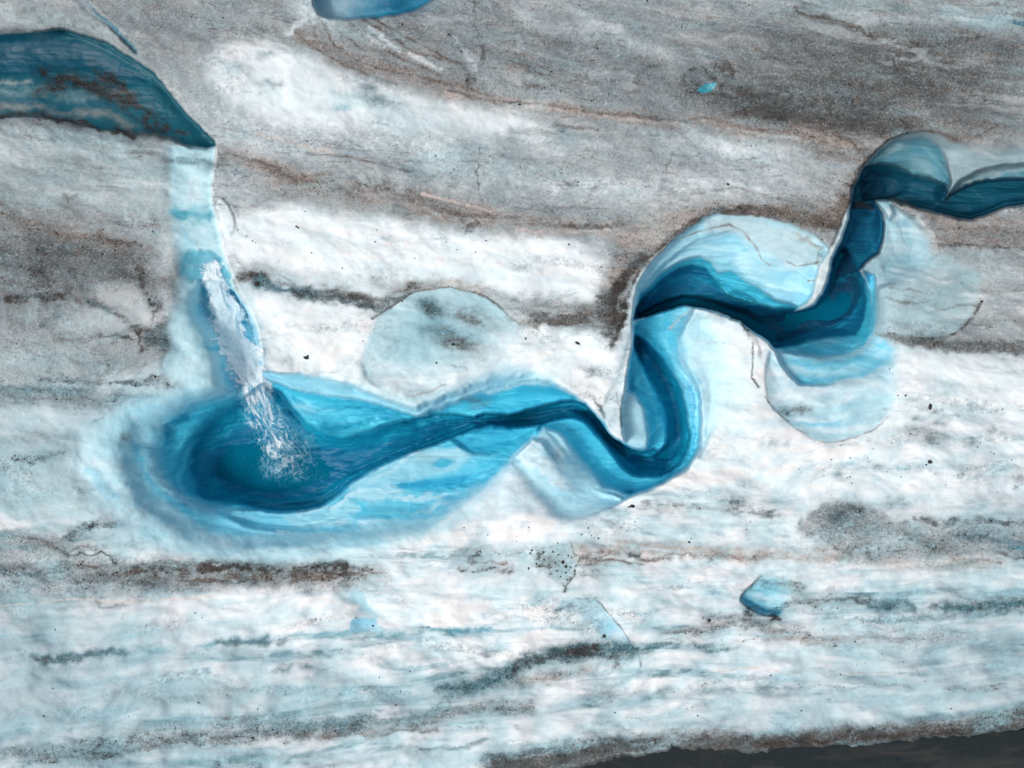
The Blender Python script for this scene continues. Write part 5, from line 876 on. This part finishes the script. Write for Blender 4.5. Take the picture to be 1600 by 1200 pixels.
for a in [(1453, 636, 3.8, 'upright dark stone topping the dirt smudge right of the pale lobe', 1.5, 90), (1453, 722, 3.4, 'black two-humped stone alone on white ice at the right', 1.2, 20), (1447, 726, 1.7, 'small chip beside the black two-humped stone at the right', 1.2, 20),
          (988, 791, 3.2, 'flat black stone just below the canyon rim point', 1.7, 0), (983, 792, 1.6, 'little chip touching the flat stone below the rim point', 1.2, 0), (478, 559, 3., 'curved black stone on the clean white bank', 1.8, 10), (481, 556, 1.6, 'tip stone above the curved stone on the white bank', 1.6, 70),
          (935, 841, 1.8, 'round dark pebble between the canyon and the dirt hollow', 1.1, 0), (919, 825, 1.4, 'lone dark pebble under the prow of pale ice', 1.1, 0), (1077, 847, 1.8, 'small dark stone above the brown seam, lower centre', 1.4, 10), (1415, 618, 1.9, 'dark pebble near the right tip of the pale lobe', 1.1, 0),
          (1403, 618, 1.3, 'smaller pebble at the left of the pebble near the lobe tip', 1.1, 0), (1299, 718, 1.4, 'tiny lone pebble under the pale lobe', 1.2, 0), (1108, 969, 3., 'black stone at the head of a grey dirt smear', 1.1, 30), (944, 994, 3., 'dark stone inside the blue ice lens', 1., 0),
          (583, 978, 1.8, 'dark pebble beside the small blue melt hollow', 1.1, 0), (305, 958, 1.5, 'single pebble on the white band at the left', 1., 0), (86, 984, 1.3, 'pebble on white ice below the cream ridge line', 1., 0), (310, 1098, 1.5, 'pebble on the pale ice above the lower left dirt band', 1.3, 0),
          (593, 1058, 1.3, 'pebble on the white ice in the lower centre left', 1., 0), (618, 1102, 1.5, 'pebble above the grey sweep, lower centre', 1., 0), (401, 444, 4, 'rounded black stone at the start of the dirt line on the white bank', 1.1, 0), (463, 354, 1.6, 'upper pebble of the cluster on the broad white band', 1., 60),
          (466, 356, 1.4, 'lower pebble of the cluster on the broad white band', 1.5, 60), (586, 378, 1.5, 'pebble in the middle of the broad white band', 1., 0), (889, 382, 1.6, 'pebble high on the broad white band near its right end', 1., 0), (902, 536, 2.2, 'slanting sliver stone left of the dark rim', 2.2, 35), (821, 529, 1.5, 'pebble on the white bank above the lower canyon', 1.6, 40),
          (1534, 471, 2.4, 'dark knob at the right edge of the grey ice lens', 1.1, 0), (567, 533, 1.3, 'pebble at the left foot of the pale blue lobe', 1., 0), (682, 567, 1.8, 'dark pebble low on the pale blue lobe', 1., 0), (1390, 577, 1.6, 'pebble at the outer edge of the upper bend', 1., 0), (1553, 709, 1.5, 'pebble on white ice right of the two-humped stone', 1., 0),
          (1137, 288, 2.2, 'dark stone on the pale grey ice left of the big bend', 1.3, 20), (1011, 1, 2., 'dark stone at the top edge of the grey field', 1., 0), (812, 163, 2., 'dark stone lying on the long brown seam', 1.5, 0), (708, 538, 2.6, 'dark stone in the dirt of the pale blue lobe', 1.4, 0), (395, 1153, 2.6, 'dark stone at the right end of the lower left dirt band', 1., 0),
          (68, 1119, 1.5, 'pebble above the lower left dirt band', 1.1, 0), (131, 1121, 1.2, 'smaller pebble right of the pebble above the lower left band', 1.1, 0)]:
    stone(a[0], a[1], a[2] * .85, a[3], GS, a[4], a[5])
GH = 'dark pebbles clustered in the grey dirt hollow'
for x, y, r in [(831, 860, 2),  (872, 867, 1.6), (888, 868, 1.6), (893, 871, 1.6), (864, 862, 1.8), (858, 883, 1.6), (838, 881, 1.8), (826, 888, 2.2), (870, 892, 1.8), (891, 886, 1.6), (898, 892, 2), (884, 895, 1.8), (876, 901, 1.5), (850, 874, 1.4), (900, 884, 1.6), (868, 880, 1.5), (860, 897, 1.4), (887, 906, 1.6), (881, 915, 1.4)]:
    stone(x, y, r * .75, 'small dark pebble inside the grey dirt hollow below the canyon', GH)
stone(880, 878, 2.4, 'largest black pebble, in the middle of the grey dirt hollow', GH); stone(884, 885, 1.9, 'second black pebble just below the largest one in the dirt hollow', GH)
for lab, n, bx_ in [('tiny dark fleck of stone on the broad white band across the middle left', 16, (370, 325, 760, 420)), ('tiny dark fleck of stone on the white ice right of the canyon', 22, (1240, 690, 1595, 770)),
                    ('tiny dark fleck of stone on the streaked ice near the lower edge', 50, (10, 965, 1500, 1120)), ('tiny dark fleck of stone on the white slope below the canyon', 16, (700, 815, 1180, 850))]:
    for _ in range(n): stone(random.uniform(bx_[0], bx_[2]), random.uniform(bx_[1], bx_[3]), random.uniform(.55, 1.1), lab, 'tiny dark flecks: ' + lab.split(' on the ')[1])
# ------------------------------------------------------------------ loose grit in the dirt bands
def grit(n):
    u = rng.uniform(-30, 1630, n * 30); v = rng.uniform(-30, 1230, n * 30)
    i = np.clip(np.searchsorted(AU, u) - 1, 0, NU - 1); j = np.clip(np.searchsorted(AV, v) - 1, 0, NV - 1)
    p = (ICE[j, i] < .3) * np.clip(DIRT[j, i] - .38, 0, 1) ** 1.6 * (MO[j, i] > .46)
    k = rng.random(len(u)) < p * 1.4
    u, v = u[k][:n], v[k][:n]; d = depth_at(u, v)
    x, y, z = wp(u, v, d); m = len(u)
    r = (rng.gamma(2., .2, m) + .3) * S; r = np.minimum(r, 2.3 * S)
    base = np.array([[1, 0, 0], [-1, 0, 0], [0, 1, 0], [0, -1, 0], [0, 0, 1], [0, 0, -.6]], float)
    F = np.array([[0, 2, 4], [2, 1, 4], [1, 3, 4], [3, 0, 4], [2, 0, 5], [1, 2, 5], [3, 1, 5], [0, 3, 5]])
    vv = base[None] * (1 + (rng.random((m, 6, 1)) - .5) * .9) * r[:, None, None]; vv[..., 2] *= .6
    an = rng.random(m) * 6.28; c, s = np.cos(an)[:, None], np.sin(an)[:, None]
    xx = vv[..., 0] * c - vv[..., 1] * s; yy = vv[..., 0] * s + vv[..., 1] * c
    co = np.stack([xx + x[:, None], yy + y[:, None], vv[..., 2] + z[:, None] + .2 * r[:, None]], -1).reshape(-1, 3)
    f = (F[None] + (np.arange(m) * 6)[:, None, None]).reshape(-1, 3).astype(np.int32)
    me = bpy.data.meshes.new('grit'); me.vertices.add(len(co)); me.vertices.foreach_set('co', co.astype(np.float32).ravel())
    me.loops.add(f.size); me.loops.foreach_set('vertex_index', f.ravel()); me.polygons.add(len(f)); me.polygons.foreach_set('loop_start', np.arange(0, f.size, 3, dtype=np.int32)); me.update(calc_edges=True)
    o = link('grit', me, M_SB); tag(o, 'loose dark grit strewn along the dirt bands of the ice', 'grit', kind='stuff')
grit(14000)
